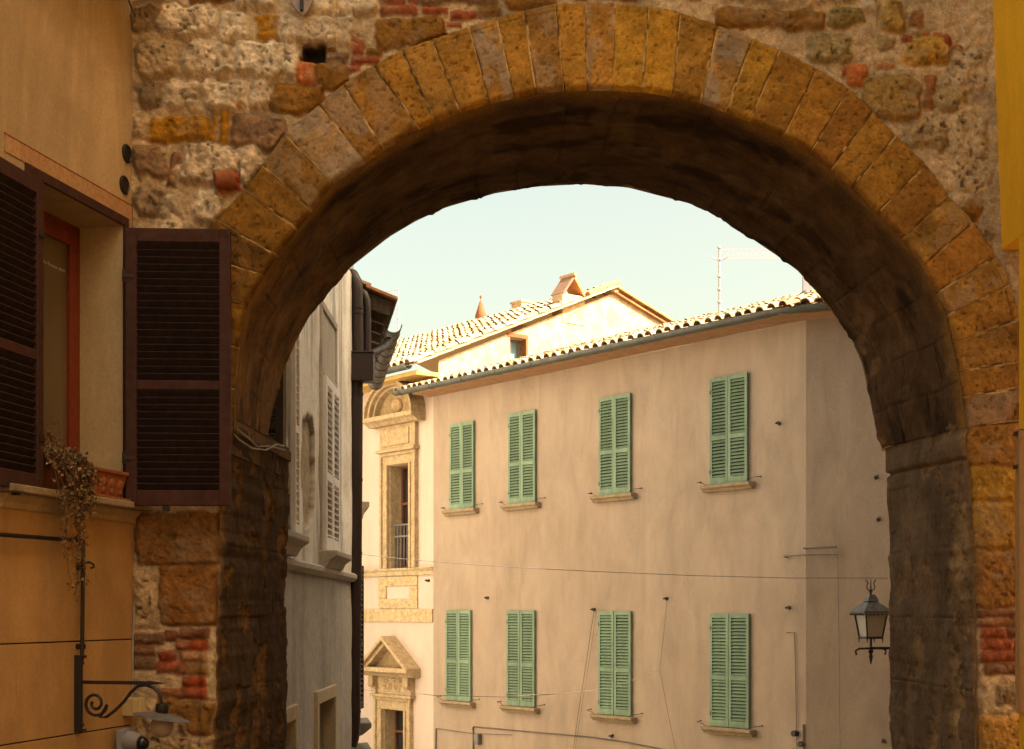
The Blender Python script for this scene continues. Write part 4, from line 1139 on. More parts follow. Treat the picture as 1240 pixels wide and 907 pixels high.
# ------------------------------------------------------------------ grey house just beyond the arch, left
GX = -1.78
GH = Frame((GX, 0), (0, 1))
grey = thing('grey_house', 'weathered grey plaster house beyond the arch with brown drainpipes and white louvred shutters', 'house', (GX, 0, 0), math.pi / 2)
w_a = (10.30, 11.22, 2.30, 4.35)       # near window opening
w_b = (13.20, 14.22, 2.27, 3.90)       # far window, shutters closed
d_a = (10.60, 11.52, -2.2, .83)
d_b = (12.90, 14.10, -2.2, .86)
def build_grey():
    xs = np.arange(9.62, 16.02, .02); zs = np.arange(-3.4, 5.47, .025)
    Zg, Xg = np.meshgrid(zs, xs, indexing='ij')
    q = fbm(Xg * 1.1, Zg * 1.1, 700, 5); st = fbm(Xg * 5, Zg * .45, 710, 5)
    upm = sstep(2.08, 2.12, Zg)
    base_u = np.array((.84, .81, .77)); base_l = np.array((.44, .415, .39))
    C = base_u[None, None] * upm[..., None] + base_l[None, None] * (1 - upm[..., None])
    C = C * (.72 + .5 * q)[..., None]
    C = C * (1 - .42 * sstep(.5, .72, st)[..., None] * (.35 + .65 * upm[..., None]))
    grime = sstep(.52, .7, fbm(Xg * 1.6 + 5, Zg * .9, 720, 5))[..., None] * upm[..., None]
    C = C * (1 - grime * .35) + np.array((.34, .28, .21))[None, None] * grime * .35
    D = (fbm(Xg * 2, Zg * 2, 730, 4) - .5) * .03
    # flaked patch
    pxc, pzc = 12.45, 2.92
    ell = ((Xg - pxc) / .42) ** 2 + ((Zg - pzc) / .52) ** 2 + (fbm(Xg * 4, Zg * 3, 740, 4) - .5) * 1.1 - .0
    pm = sstep(1.0, .97, ell)
    D = D - pm * .045; D = D + pm * (fbm(Xg * 18, Zg * 18, 750, 3) - .5) * .02
    C = C * (1 - pm[..., None]) + np.array((.40, .33, .24))[None, None] * (.7 + .6 * fbm(Xg * 9, Zg * 9, 760, 3))[..., None] * pm[..., None]
    C = C * (1 - .5 * sstep(.25, .0, np.abs(ell - 1.03))[..., None] * sstep(0, .3, pm + .3)[..., None] * .6)  # dark rim paints the shadow along the edge of the patch
    fx = (Xg[:-1, :-1] + Xg[1:, 1:]) / 2; fz = (Zg[:-1, :-1] + Zg[1:, 1:]) / 2
    keep = np.ones(fx.shape, bool)
    for (a, b, c, d) in (w_a, w_b, d_a, d_b): keep &= ~((fx > a) & (fx < b) & (fz > c) & (fz < d))
    P = np.stack([Xg, -D, Zg], -1)
    grid_obj('wall', [P], [C], [keep], M['soffit'] if False else M['greywall'], grey)
    # reveals + interior backs
    mb = MB()
    for (a, b, c, d) in (w_a, w_b, d_a, d_b):
        a -= .01; b += .01; c -= .012; d += .012
        dp = .24
        mb.add([(a, 0, c), (b, 0, c), (b, 0, d), (a, 0, d), (a, dp, c), (b, dp, c), (b, dp, d), (a, dp, d)], [(0, 1, 5, 4), (1, 2, 6, 5), (2, 3, 7, 6), (3, 0, 4, 7)])
    mb.build('reveal', M['grey_plain'], grey)
    for (a, b, c, d), mat in ((w_a, 'maroon_dark'), (w_b, 'dark')):
        w = MB(); w.box(a, b, .16, .22, c, d)
        for k in range(2): w.box(a + (b - a) * (.25 + .5 * k) - .3, a + (b - a) * (.25 + .5 * k) + .3, .13, .16, c + .1, d - .1)
        win = w.build('window', M[mat], grey)
        if (a, b, c, d) == w_a:
            # the leaf folded back on the wall, seen on its edge; the near window's brown shutter
            f, l = leaf_mesh(.24, d - c, .04, .07, (.42, .06), .1, .06, .04, slat_t=.012, ang=40)
            s = merge(f, l).build('shutter', M['white_shutter'], win); s.location = (b + .02, -.03, c)
            f, l = leaf_mesh(.55, d - c, .06, .07, (.42, .06), .1, .06, .04, flip=True, slat_t=.012, ang=40)
            s = merge(f, l).build('shutter', M['maroon_dark'], win); s.location = (b - .03, .02, c); s.rotation_euler.z = math.radians(-82)
        else:
            for sg in (1, -1):
                f, l = leaf_mesh((b - a) / 2 - .004, d - c, .07, .08, (.43, .08), .13, .062, .05, flip=sg < 0, slat_t=.016, ang=30, depth=.06)
                s = merge(f, l).build('shutter', M['white_shutter'], win, bevel=.003); s.location = (a if sg > 0 else b, -.01, c)
            # walled up head of the window with its rim
            w = MB(); w.box(a - .06, b + .06, -.03, .02, d + .02, d + .07); w.box(a - .07, a - .01, -.028, .02, c, d + .62); w.box(b + .01, b + .07, -.028, .02, c, d + .62); w.box(a - .07, b + .07, -.03, .02, d + .621, d + .69)
            w.box(a, b, -.012, .02, d + .071, d + .62)
            w.build('surround', M['grey_plain'], win, bevel=.006)
        s = MB(); s.yz([(.1, c), (-.17, c), (-.17, c - .05), (-.11, c - .09), (-.07, c - .16), (.1, c - .16)], a - .10, b + .10)
        s.build('sill', M['grey_plain'], win, bevel=.01)
    for (a, b, c, d) in (d_a, d_b):
        w = MB(); w.box(a, b, .18, .24, c, d)
        win = w.build('window', M['maroon_dark'], grey)
        w = MB(); w.box(a - .10, a, -.035, .10, c, d + .12); w.box(b, b + .10, -.035, .10, c, d + .12); w.box(a, b, -.035, .10, d, d + .12)
        w.build('surround', M['pale_trim'], win, bevel=.008)
    mb = MB(); mb.yz([(.02, 2.03), (-.03, 2.03), (-.06, 2.07), (-.06, 2.11), (-.025, 2.13), (.02, 2.13)], 9.65, 15.96)
    mb.build('string_course', M['grey_plain'], grey, bevel=.005)
    # second facade, turning a little to the left at the corner, seen only edge on
    d2 = (-.153, 1.0); n2 = math.hypot(*d2); d2 = (d2[0] / n2, d2[1] / n2)
    def g2(s, off, z):             # s along, off out towards the street -> local
        wx_ = GX + d2[0] * s + d2[1] * off; wy_ = 16.0 + d2[1] * s - d2[0] * off
        return GH.loc((wx_, wy_, z))
    mb = MB(); mb.add([g2(0, 0, -4), g2(4.3, 0, -4), g2(4.3, 0, 5.3), g2(0, 0, 5.3)], [(0, 1, 2, 3)]); mb.add([g2(4.3, 0, -4), g2(4.3, -6, -4), g2(4.3, -6, 5.3), g2(4.3, 0, 5.3)], [(0, 1, 2, 3)])
    mb.add([g2(0, 0, -4), g2(0, 0, 5.6), (16.02, 1.2, 6.2), (16.02, 6, 6.2), (16.02, 6, -4)], [(0, 1, 2, 3, 4)])
    mb.build('side_wall', M['pale_wall'], grey)
    # green shutter pushed open on that side, stone sill under it
    f, l = leaf_mesh(.55, 1.75, .05, .07, (.45, .06), .1, .06, .04, slat_t=.014, ang=40)
    s = merge(f, l).build('shutter', M['bluegreen'], grey); p = g2(.75, .03, 2.98); s.location = p; s.rotation_euler.z = math.radians(8.7 - 9)
    mb = MB()
    for (z, w_) in ((2.98, .20), ):
        pts = [(0, z), (w_, z), (w_, z - .06), (w_ * .75, z - .10), (w_ * .6, z - .2), (w_ * .3, z - .3), (0, z - .42)]
        mb.prism(pts, lambda o_, zz: g2(.45, o_, zz), lambda o_, zz: g2(1.5, o_, zz))
    mb.build('sill', M['grey_plain'], grey, bevel=.01)
    f, l = leaf_mesh(.5, 1.7, .05, .07, (.45, .06), .1, .06, .04, slat_t=.014, ang=40)
    s = merge(f, l).build('shutter', M['maroon_dark'], grey); p = g2(.55, .02, .55); s.location = p; s.rotation_euler.z = math.radians(8.7 - 12)
    mb = MB()
    for z in (.42, .12):
        mb.prism([(0, z), (.22, z), (.22, z - .06), (.12, z - .14), (0, z - .18)], lambda o_, zz: g2(.4, o_, zz), lambda o_, zz: g2(1.2, o_, zz))
    mb.build('sill', M['iron_light'], grey, bevel=.01)
    # eave: rafters, boards, tiles
    mb = MB()
    slope = -.42
    for k in range(7):
        s0 = .25 + k * .60
        a = g2(s0, -.1, 5.36); b = g2(s0, .42, 5.36 - .52 * .42 + .02)
        A, B = Vector(a), Vector(b); m = (A + B) / 2; axv = B - A
        mb.obox(m, axv, Vector(g2(s0 + .10, 0, 0)) - Vector(g2(s0, 0, 0)), (0, 0, .13))
    def slab(s0, s1, o0, o1, zt, th):
        z = lambda o_: zt + slope * (o_ + .1)
        vs = [g2(s0, o0, z(o0)), g2(s1, o0, z(o0)), g2(s1, o1, z(o1)), g2(s0, o1, z(o1))]
        mb.add(vs + [(x, y, zz + th) for x, y, zz in vs], [(0, 3, 2, 1), (4, 5, 6, 7), (0, 1, 5, 4), (1, 2, 6, 5), (2, 3, 7, 6), (3, 0, 4, 7)])
    slab(.2, 4.1, -.3, .47, 5.44, .03)
    mb.build('rafters', M['eave_wood'], grey)
    mb = MB()
    for r in range(4):
        for k in range(14):
            s0 = .08 + k * .29; o1 = .50 - r * .30; o0 = o1 - .36
            t = RNG.uniform(.75, 1.2)
            mb.col = (.44 * t, .20 * t, .11 * t) if RNG.random() < .65 else (.50 * t, .36 * t, .26 * t)
            z = lambda o_: 5.475 + r * .016 + slope * (o_ + .1) + RNG.uniform(0, .01)
            vs = [g2(s0, o0, z(o0)), g2(s0 + .27, o0, z(o0)), g2(s0 + .27, o1, z(o1) + .02), g2(s0, o1, z(o1) + .02)]
            mb.add(vs + [(x, y, zz + .03) for x, y, zz in vs], [(0, 3, 2, 1), (4, 5, 6, 7), (0, 1, 5, 4), (1, 2, 6, 5), (2, 3, 7, 6), (3, 0, 4, 7)])
            P0 = Vector(g2(s0 + .28, o0, z(o0) + .03)); P1 = Vector(g2(s0 + .28, o1, z(o1) + .05)); mb.tube([P0, P1], [.05, .06], 8)
    mb.build('roof', M['attr'], grey)
    mb = MB()
    pts = [g2(.38 + .45 * k, .47, 5.03 - .012 * k) for k in range(9)]
    sd = Vector(g2(0, 1, 0)) - Vector(g2(0, 0, 0))
    mb.trough(pts, .105, sd, .008, 12)
    for k in range(1, 9):
        a, b = Vector(pts[k]), Vector(pts[k]) + Vector(g2(.03, 0, 0)) - Vector(g2(0, 0, 0)); mb.trough([a, b], .112, sd, .006, 12)
    mb.build('gutter', M['pipe'], grey, smooth=True)
    # drainpipes and hopper
    def at(u, v, y): return GH.loc(W(u, v, y))
    mb = MB()
    Y = 15.86
    path = [at(404, 336, Y + .5), at(418, 331, Y + .25), at(427, 333, Y), at(431.5, 341, Y), at(432.5, 352, Y), at(432.5, 445, Y)]
    mb.tube(path, .066, 14); 
    for v in (372, 378): mb.tube([at(432.5, v, Y), at(432.5, v + 2.2, Y)], .074, 14)
    mb.build('drainpipe', M['pipe'], grey, smooth=True)
    mb = MB(); mb.tube([at(431.5, 445, Y), at(431, 560, Y), at(430, 700, Y), at(428.5, 872, Y), at(427, 893, Y), at(424, 903, Y)], .074, 14)
    for v in (476, 580, 700, 668, 860): mb.tube([at(431 - (v - 560) * .008, v, Y), at(431 - (v - 560) * .008, v + 3, Y)], .079, 14)
    mb.build('drainpipe', M['pipe'], grey, smooth=True)
    mb = MB(); mb.tube([at(430, 352, Y + .5), at(436, 353, Y + .15), at(441, 356, Y + .1), at(444, 364, Y + .1), at(444.5, 378, Y + .1), at(444.5, 430, Y + .1)], .045, 12)
    mb.build('drainpipe', M['pipe'], grey, smooth=True)
    a, b = at(424.5, 427, Y - .12), at(452, 463, Y - .12)
    mb = MB(); mb.add([], [])
    x0, y0, z0 = a; x1, y1, z1 = b
    mb.xy([(x0, y0), (x1, y1), (x1 + .22, y1), (x0 + .22, y0)], z1 + .02, z0)
    mb.xy([(x0 - .012, y0 + .012), (x0 - .012, y1 - .012), (x1 + .235, y1 - .012), (x1 + .235, y0 + .012)], z0, z0 + .02)
    mb.build('rain_hopper', M['pipe'], grey, bevel=.01)
    mb = MB(); mb.tube([at(446, 430, Y + .05), at(455, 426, Y + .2), at(464, 421, Y + .45), at(471, 412, Y + .7)], .045, 10); mb.build('outlet_pipe', M['pipe'], grey, smooth=True)
M['greywall'] = attr_mat('weathered_plaster', 0.5, 55, 0.95, 0.2, 9, 0.15, (1, 1, 1))
M['pale_trim'] = plaster('pale_trim', (0.50, 0.45, 0.38), (0.4, 0.35, 0.29), 4, .3, .3, 40)
build_grey()

# ------------------------------------------------------------------ orange house in the left foreground
LF = Frame((-2.137, 8.0), (.227, .974))
left = thing('ochre_house', 'ochre plastered house at left with brown louvred shutters open', 'house', (*LF.o, 0), LF.rot)
op = (-1.03, -.105, 2.31, 3.845)
mb = MB()
wall_open(mb, -15, .12, 2.20, 5.6, [op], .27)
mb.box(-15, .1, .3, 6, 5.2, 5.6)
mb.build('wall', M['orange'], left)
mb = MB(); mb.box(-15, .11, .0145, .3, -.5, 2.199); mb.build('lower_wall', M['dark'], left)
# cladding slabs with open joints
mb = MB()
for zr0, zr1, xs in ((-.5, 1.062, [-1.9, -1.12, -.30, .10]), (1.069, 1.543, [-1.9, -1.15, -.468, .10]), (1.55, 2.198, [-1.9, -.862, .10])):
    for a, b in zip(xs[:-1], xs[1:]): mb.box(a + .0025, b - .0025, -.004, .014, zr0, zr1)
mb.box(-15, -1.902, -.004, .014, -.5, 2.198)
mb.build('stone_cladding', M['slab'], left, bevel=.002)
# reveal plaster, frame edge strip, painted border
mb = MB()
a, b, c, d = op
mb.add([(b - .0015, .001, c), (b - .0015, .268, c), (b - .0015, .268, d), (b - .0015, .001, d)], [(0, 1, 2, 3)])
mb.add([(a, .001, d - .0015), (b, .001, d - .0015), (b, .268, d - .0015), (a, .268, d - .0015)], [(0, 1, 2, 3)])
mb.build('window_reveal', M['reveal'], left)
mb = MB(); mb.box(a - .05, b + .05, -.012, .004, d, d + .052); mb.box(b, b + .05, -.012, .004, c - .02, d - .0005); mb.box(a - .05, a, -.012, .004, c - .02, d - .0005)
mb.build('window_edging', M['maroon'], left, bevel=.003)
mb = MB(); mb.box(-1.25, b + .095, -.004, .004, d + .0525, d + .135); mb.box(b + .0505, b + .10, -.0035, .004, c - .02, d + .0525)
mb.build('painted_border', M['fresco'], left)
mb = MB(); mb.box(-1.255, b + .105, -.0055, .003, d + .1355, d + .141); mb.box(b + .1005, b + .1045, -.005, .003, c, d + .135); mb.build('border_line', M['terracotta'], left)
# window
w = MB(); y = .262
w.box(a, b, y, y + .05, d - .06, d); w.box(b - .07, b, y, y + .05, c, d - .0605); w.box(a, a + .07, y, y + .05, c, d - .0605)
w.box(a + .07, b - .07, y, y + .05, c, c + .07)
xm = (a + b) / 2
w.box(b - .135, b - .072, y - .02, y + .03, c + .07, d - .062); w.box(xm - .05, xm + .05, y - .022, y + .03, c + .07, d - .062); w.box(a + .072, a + .135, y - .02, y + .03, c + .07, d - .062)
for x0, x1 in ((xm + .05, b - .135), (a + .135, xm - .05)):
    w.box(x0, x1, y - .018, y + .028, d - .125, d - .062); w.box(x0, x1, y - .018, y + .028, c + .07, c + .15)
win = w.build('window', M['redwood'], left, bevel=.005); win['label'] = 'red brown framed window with a drawn curtain'
for x0, x1 in ((xm + .05, b - .135), (a + .135, xm - .05)):
    MB().box(x0, x1, y + .006, y + .012, c + .15, d - .125).build('pane', M['curtain_glass'], win)
tc = bpy.data.curves.new('lettering', 'FONT'); tc.body = 'An Etruscan place'; tc.size = .030; tc.extrude = .0008; tc.align_x = 'CENTER'; tc.align_y = 'CENTER'
to = bpy.data.objects.new('lettering_text', tc); COL.objects.link(to)
dg = bpy.context.evaluated_depsgraph_get(); tm = bpy.data.meshes.new_from_object(to.evaluated_get(dg)); tm.name = 'lettering'
bpy.data.objects.remove(to)
lt = bpy.data.objects.new('lettering', tm); COL.objects.link(lt); lt.parent = win
tm.materials.clear(); tm.materials.append(M['lettering'])
zt = EYE + (HOR - 325) * 7.75 / F
lt.location = ((xm + .05 + b - .135) / 2 + .01, y + .004, zt); lt.rotation_euler = (math.pi / 2, 0, 0)
# shutters
hs = 1.525
f, l = leaf_mesh(.572, hs, .062, .075, (.435, .052), .085, .0405, .042, slat_t=.007, ang=-50, depth=.046)
S0 = (-2.125, 7.845)
sh = f.build('shutter', M['maroon'], left, bevel=.004); sh['label'] = 'brown shutter leaf swung out across the stone wall'
lp = LF.loc((*S0, 0)); sh.location = (lp[0], lp[1], 2.285)
sh.rotation_euler.z = math.atan2(.03, .57) - LF.rot
l.build('louvres', M['louvre'], sh)
# hinge strap and stay under the leaf
def fittings(sh, g):
    for z in (.25, 1.25):
        mb = MB(); mb.box(min(-.008 * g, .05 * g), max(-.008 * g, .05 * g), -.047, -.0435, z, z + .022); mb.tube([(-.009 * g, -.03, z - .02), (-.009 * g, -.03, z + .045)], .010, 8)
        mb.build('hinge', M['maroon_dark'], sh)
    MB().box(min(.2 * g, .235 * g), max(.2 * g, .235 * g), -.03, .0, -.03, .0).build('stay_catch', M['iron'], sh)
fittings(sh, 1)
f, l = leaf_mesh(.55, hs, .062, .075, (.435, .052), .085, .0405, .042, slat_t=.007, ang=-50, depth=.046, flip=True)
sh = f.build('shutter', M['maroon'], left, bevel=.004); sh['label'] = 'brown shutter leaf folded flat on the ochre wall'
sh.location = (a - .005, -.035, 2.285); sh.rotation_euler.z = math.radians(3)
l.build('louvres', M['louvre'], sh)
fittings(sh, -1)
# sill
mb = MB(); mb.box(-1.35, .07, -.105, .26, 2.268, 2.305); mb.build('sill', M['sill'], left, bevel=.006)
mb = MB(); mb.yz([(.0, 2.267), (-.05, 2.267), (-.045, 2.245), (-.02, 2.225), (-.02, 2.20), (0, 2.19)], -1.3, .05); mb.build('sill_moulding', M['orange'], left, bevel=.003)
for (x, z) in ((-.066, 4.258), (-.094, 4.074)):
    mb = MB(); mb.lathe([(.052, 0), (.052, .008), (.044, .014), (.040, .008), (.012, .008)], (x, .002, z), 20, (0, -1, 0))
    mb.build('vent_cap', M['iron'], left, smooth=True)
# eave corner above
mb = MB(); mb.trough([(-15, -.16, 5.20), (-.02, -.16, 5.20)], .065, (0, 1, 0)); mb.ball((-.03, -.16, 5.17), .055, 12, 8, (1, 1, .8)); mb.build('gutter', M['rust'], left, smooth=True)
mb = MB(); mb.tube([(-.28, -.02, 5.28), (-.05, -.03, 5.06), (.02, -.03, 5.02)], .006, 6); mb.build('wall_cable', M['cable_dark'], left)
mb = MB(); mb.box(-15, -.14, -.3, .2, 5.27, 5.33); mb.build('eave', M['soffit_wood'], left)
# iron pipe on the cladding
mb = MB()
mb.tube([(-3, -.04, 2.055), (-1.287, -.04, 2.064), (-.80, -.04, 2.068), (-.60, -.04, 2.070), (-.597, -.04, 2.05), (-.60, -.04, 1.9), (-.61, -.04, 1.45)], .0105, 8)
mb.tube([(-.60, -.04, 1.955), (-.57, -.06, 1.96), (-.54, -.065, 1.95), (-.535, -.065, 1.935), (-.555, -.06, 1.93)], .006, 6)
for z in (1.93, 1.52): mb.tube([(-.60, .0, z), (-.60, -.05, z)], .014, 8)
mb.build('iron_pipe', M['iron'], left, smooth=True)
mb = MB()
def lw(u, v, off=0): 
    x, z = LF.hit(u, v, off); return (x, off, z)
mb.tube([lw(167, 618, -.012), lw(165, 690, -.012), lw(162, 740, -.012), lw(160.5, 800, -.012), lw(160.5, 845, -.012)], .0055, 6)
mb.tube([lw(161, 835, -.014), lw(169, 848, -.02)], .004, 6)
mb.build('wall_cable', M['cable'], left)

# wall lamp
P0 = LF.w(-.615, -.03, 0)
lamp = thing('wall_lamp', 'wrought iron scroll bracket lamp with plate shade on the ochre wall', 'lamp', (P0.x, P0.y, 0), LF.rot)
zb = 1.335
mb = MB()
mb.box(-.012, .012, -.012, .03, 1.075, 1.475)
mb.box(-.014, .02, -.03, -.012, 1.46, 1.475); mb.box(-.014, .02, -.03, -.012, 1.08, 1.092)
for z in (1.435, 1.115): mb.ball((.0, -.016, z), .010, 8, 6)
# arm pointing straight out of the wall: local -y
mb.box(-.008, .008, -.40, -.012, zb - .009, zb + .009)
mb.add([(-.014, -.39, zb - .012), (.014, -.39, zb - .012), (.014, -.39, zb + .012), (-.014, -.39, zb + .012), (0, -.49, zb)], [(0, 1, 2, 3), (0, 4, 1), (1, 4, 2), (2, 4, 3), (3, 4, 0)])
br = mb.build('bracket', M['iron'], lamp, bevel=.002)
mb = MB()
pts = []
for k in range(40):          # spiral
    t = k / 39; ang = math.radians(-20 + 560 * t); r = .014 + .072 * t
    pts.append((0, -.090 + r * math.cos(ang) * 1.0, 1.228 + r * math.sin(ang) * .95))
ctr = pts[-1]
tail = [(0, -.145, 1.148), (0, -.20, 1.18), (0, -.25, 1.235), (0, -.29, 1.285), (0, -.33, 1.318), (0, -.375, 1.325), (0, -.42, 1.31), (0, -.45, 1.28), (0, -.462, 1.24), (0, -.464, 1.21)]
pts = [(0, -.088 + (.016 + .058 * k / 45) * math.cos(math.radians(30 - 620 * k / 45)), 1.225 + (.016 + .058 * k / 45) * math.sin(math.radians(30 - 620 * k / 45))) for k in range(42)]
tail = [(0, -.115, 1.152), (0, -.155, 1.158), (0, -.20, 1.19)] + tail[2:]
mb.tube(pts + tail, .0085, 8)
mb.build('scroll', M['iron'], lamp, smooth=True)
c = Vector((0, -.466, 1.20))
mb = MB(); mb.lathe([(.012, .035), (.030, .03), (.035, .0), (.028, -.02), (.02, -.03)], c, 16); mb.build('lamp_holder', M['iron'], lamp, smooth=True)
mb = MB(); ax = Vector((0.06, -.16, 1)).normalized()
mb.lathe([(.012, .01), (.05, .004), (.10, -.004), (.145, -.016), (.146, -.020), (.10, -.009), (.05, -.002), (.012, .002)], c + Vector((0, 0, -.025)), 32, ax); mb.build('lamp_shade', M['iron_light'], lamp, smooth=True)
mb = MB(); mb.ball(c + Vector((0, 0, -.085)), .060, 20, 14, (1, 1, .98)); mb.build('globe', M['globe'], lamp, smooth=True)

# junction box and camera at the corner
p = W(163.5, 856, 7.9); jb = thing('junction_box', 'small cream junction box on the corner behind the iron lamp', 'electric box', tuple(p), LF.rot - .25)
mb = MB(); mb.box(-.045, -.008, -.03, .08, -.048, .045); mb.build('terminal_box', M['boxcream'], jb, bevel=.004)
mb = MB(); mb.box(-.005, .045, -.035, .08, -.046, .05); mb.build('cover_box', M['boxcream'], jb, bevel=.004)
p = W(157, 897, 7.78); cm_ = thing('security_camera', 'grey wall camera with a round dark lens below the cream box', 'camera', tuple(p), 0)
mb = MB(); mb.box(-.065, -.012, -.04, .2, -.10, .062); mb.build('mount_box', M['camgrey'], cm_, bevel=.006)
mb = MB(); mb.lathe([(.058, 0), (.058, .02), (.052, .06), (.046, .085)], (-.012, 0, .0), 20, (1, -.35, -.12)); mb.build('housing', M['camgrey'], cm_, smooth=True)
mb = MB(); mb.ball((.075, -.03, -.012), .04, 16, 10); mb.build('lens', M['black'], cm_, smooth=True)

# terracotta planter on the sill, dead plant hanging from it
pl = thing('planter', 'terracotta trough planter with moulded swags on the window sill', 'planter', tuple(LF.w(-.53, .0, 2.305)), LF.rot)
mb = MB()
L0, L1, D0, D1, Hh = .29, .325, .06, .075, .135
mb.add([(-L0, -D0, .012), (L0, -D0, .012), (L0, D0, .012), (-L0, D0, .012), (-L1, -D1, Hh), (L1, -D1, Hh), (L1, D1, Hh), (-L1, D1, Hh)], [(0, 3, 2, 1), (0, 1, 5, 4), (1, 2, 6, 5), (2, 3, 7, 6), (3, 0, 4, 7), (4, 5, 6, 7)])
for k in range(7):
    x = -.27 + k * .09
    mb.ball((x, -.068, .085), .034, 10, 8, (1, .35, .9)); mb.ball((x + .002, -.066, .05), .02, 10, 8, (1, .5, 1.2))
for x in (-.3, .3): pass
mb.ball((.312, 0, .08), .03, 10, 8, (.5, 1, 1))
mb.build('trough', M['terracotta'], pl, smooth=True)
mb = MB(); mb.box(-L1 - .012, L1 + .012, -D1 - .012, D1 + .012, Hh, Hh + .022); mb.build('rim', M['terracotta'], pl, bevel=.006)
mb = MB(); mb.box(-.33, .34, -.095, .085, .0, .012); mb.build('saucer', M['terracotta'], pl, bevel=.004)
dp = thing('dead_plant', 'withered brown trailing plant spilling from the terracotta planter', 'plant', tuple(LF.w(-.90, .0, 2.46)), LF.rot)
stems = MB(); leaves = MB(); R2 = random.Random(21)
def leafq(p, s):
    n = Vector((R2.uniform(-1, 1), R2.uniform(-1, 1), R2.uniform(-1, 1))).normalized(); a = n.orthogonal().normalized(); b = n.cross(a)
    t = R2.uniform(.5, 1.4); k = R2.random()
    leaves.col = (.20 * t, .11 * t, .038 * t) if k < .6 else ((.11 * t, .06 * t, .025 * t) if k < .9 else (.24 * t, .18 * t, .08 * t))
    p = Vector(p); l = s * R2.uniform(.7, 1.6); w_ = s * .45
    leaves.add([p, p + a * l * .5 + b * w_ + n * s * .2, p + a * l, p + a * l * .5 - b * w_ + n * s * .2], [(0, 1, 2, 3)])
for k in range(54):
    x = R2.gauss(0, .075); L_ = abs(R2.gauss(.16, .17)) if k > 6 else R2.uniform(.45, .66)
    tgt = R2.gauss(.02, .05) + (.10 if L_ < .3 else .03)
    pts = [Vector((x, R2.uniform(-.02, .04), -.03))]
    y_ = pts[0].y; n = 5 + int(L_ * 26); z = -.02; yy = y_
    out = R2.uniform(.13, .19)
    for i in range(1, n):
        t = i / (n - 1)
        yy = y_ + (-out - y_) * min(1, t * 2.6); z = .045 * math.sin(min(1, t * 2.2) * math.pi) - max(0, t - .18) * L_ * 1.25
        pts.append(Vector((x + (tgt - x) * t + R2.uniform(-.012, .012), yy + R2.uniform(-.01, .01), z)))
    stems.tube(pts, .0022, 4)
    for p in pts[1:]:
        dens = 5 if p.z > -.22 else 2
        for q in range(dens):
            leafq(p + Vector((R2.gauss(0, .014), R2.gauss(0, .014), R2.gauss(0, .014))), R2.uniform(.012, .024))
for k in range(9):      # dry twigs standing up in front of the glass
    x = R2.uniform(-.03, .12); pts = [Vector((x, .02, -.03))]; h = R2.uniform(.12, .30)
    for i in range(1, 9): pts.append(Vector((x + R2.uniform(-.02, .02) + .02 * math.sin(i * .8 + k), .02 + R2.uniform(-.01, .01), -.03 + h * i / 8)))
    if k % 3 == 0: pts += [pts[-1] + Vector((.04, 0, .0)), pts[-1] + Vector((.065, 0, -.03)), pts[-1] + Vector((.075, 0, -.08))]
    stems.tube(pts, .0018, 4)
    for p in pts[3:]: leafq(p + Vector((R2.gauss(0, .008), 0, 0)), .012); leafq(p, .009)
stems.build('stems', M['stem'], dp); leaves.build('foliage', M['leaf'], dp)

# ------------------------------------------------------------------ yellow house on the right
YF = Frame((2.755, 8.0), (0, -1))
yel = thing('yellow_house', 'bright yellow plastered house at the right edge beside the arch', 'house', (2.755, 8.0, 0), YF.rot)
zo = 3.74
mb = MB()
# upper storey leans in a little towards the top
def lean(z): return -(z - 3.74) * .036
mb.add([(-.01, lean(13), 13), (9.5, lean(13), 13), (9.5, 0, zo), (.0, 0, zo)], [(0, 1, 2, 3)])
mb.add([(.0, 0, zo), (9.5, 0, zo), (9.5, .3, zo), (.0, .3, zo)], [(0, 1, 2, 3)])
mb.add([(.265, .003, zo), (9.5, .003, zo), (9.5, .003, -.5), (.265, .003, -.5)], [(0, 1, 2, 3)])
mb.add([(.265, .003, -.5), (.265, .003, zo), (.265, .42, zo), (.265, .42, -.5)], [(0, 1, 2, 3)])
mb.add([(-.01, lean(13), 13), (9.5, lean(13), 13), (9.5, 6, 13), (-.01, 6, 13)], [(0, 1, 2, 3)])
mb.add([(9.5, lean(13), 13), (9.5, 0, zo), (9.5, .003, -.5), (9.5, 6, -.5), (9.5, 6, 13)], [(0, 1, 2, 3, 4)])
mb.build('wall', M['yellow'], yel)
mb = MB(); mb.box(-1.75, 6, .75, 6, 6.2, 12.9); mb.build('sun_block_mass', M['far_wall'], yel)  # unseen mass added to stop sun passing over the arch
# wooden door frame at the edge of the picture
mb = MB(); z1 = EYE + (HOR - 519) * 7.72 / F; z0 = EYE + (HOR - 862) * 7.72 / F
mb.box(.268, .30, -.02, .05, z0, z1); mb.box(.34, .372, -.03, .05, z0, z1 - .02)
fr = mb.build('door_frame', M['slab'], yel, bevel=.004)
mb = MB(); mb.box(.301, .339, -.012, .05, z0 + .002, z1 - .01)
for z in (z1 - .04, z1 - .22): mb.box(.266, .34, -.03, .0, z, z + .02)
mb.build('strap', M['maroon_dark'], fr)

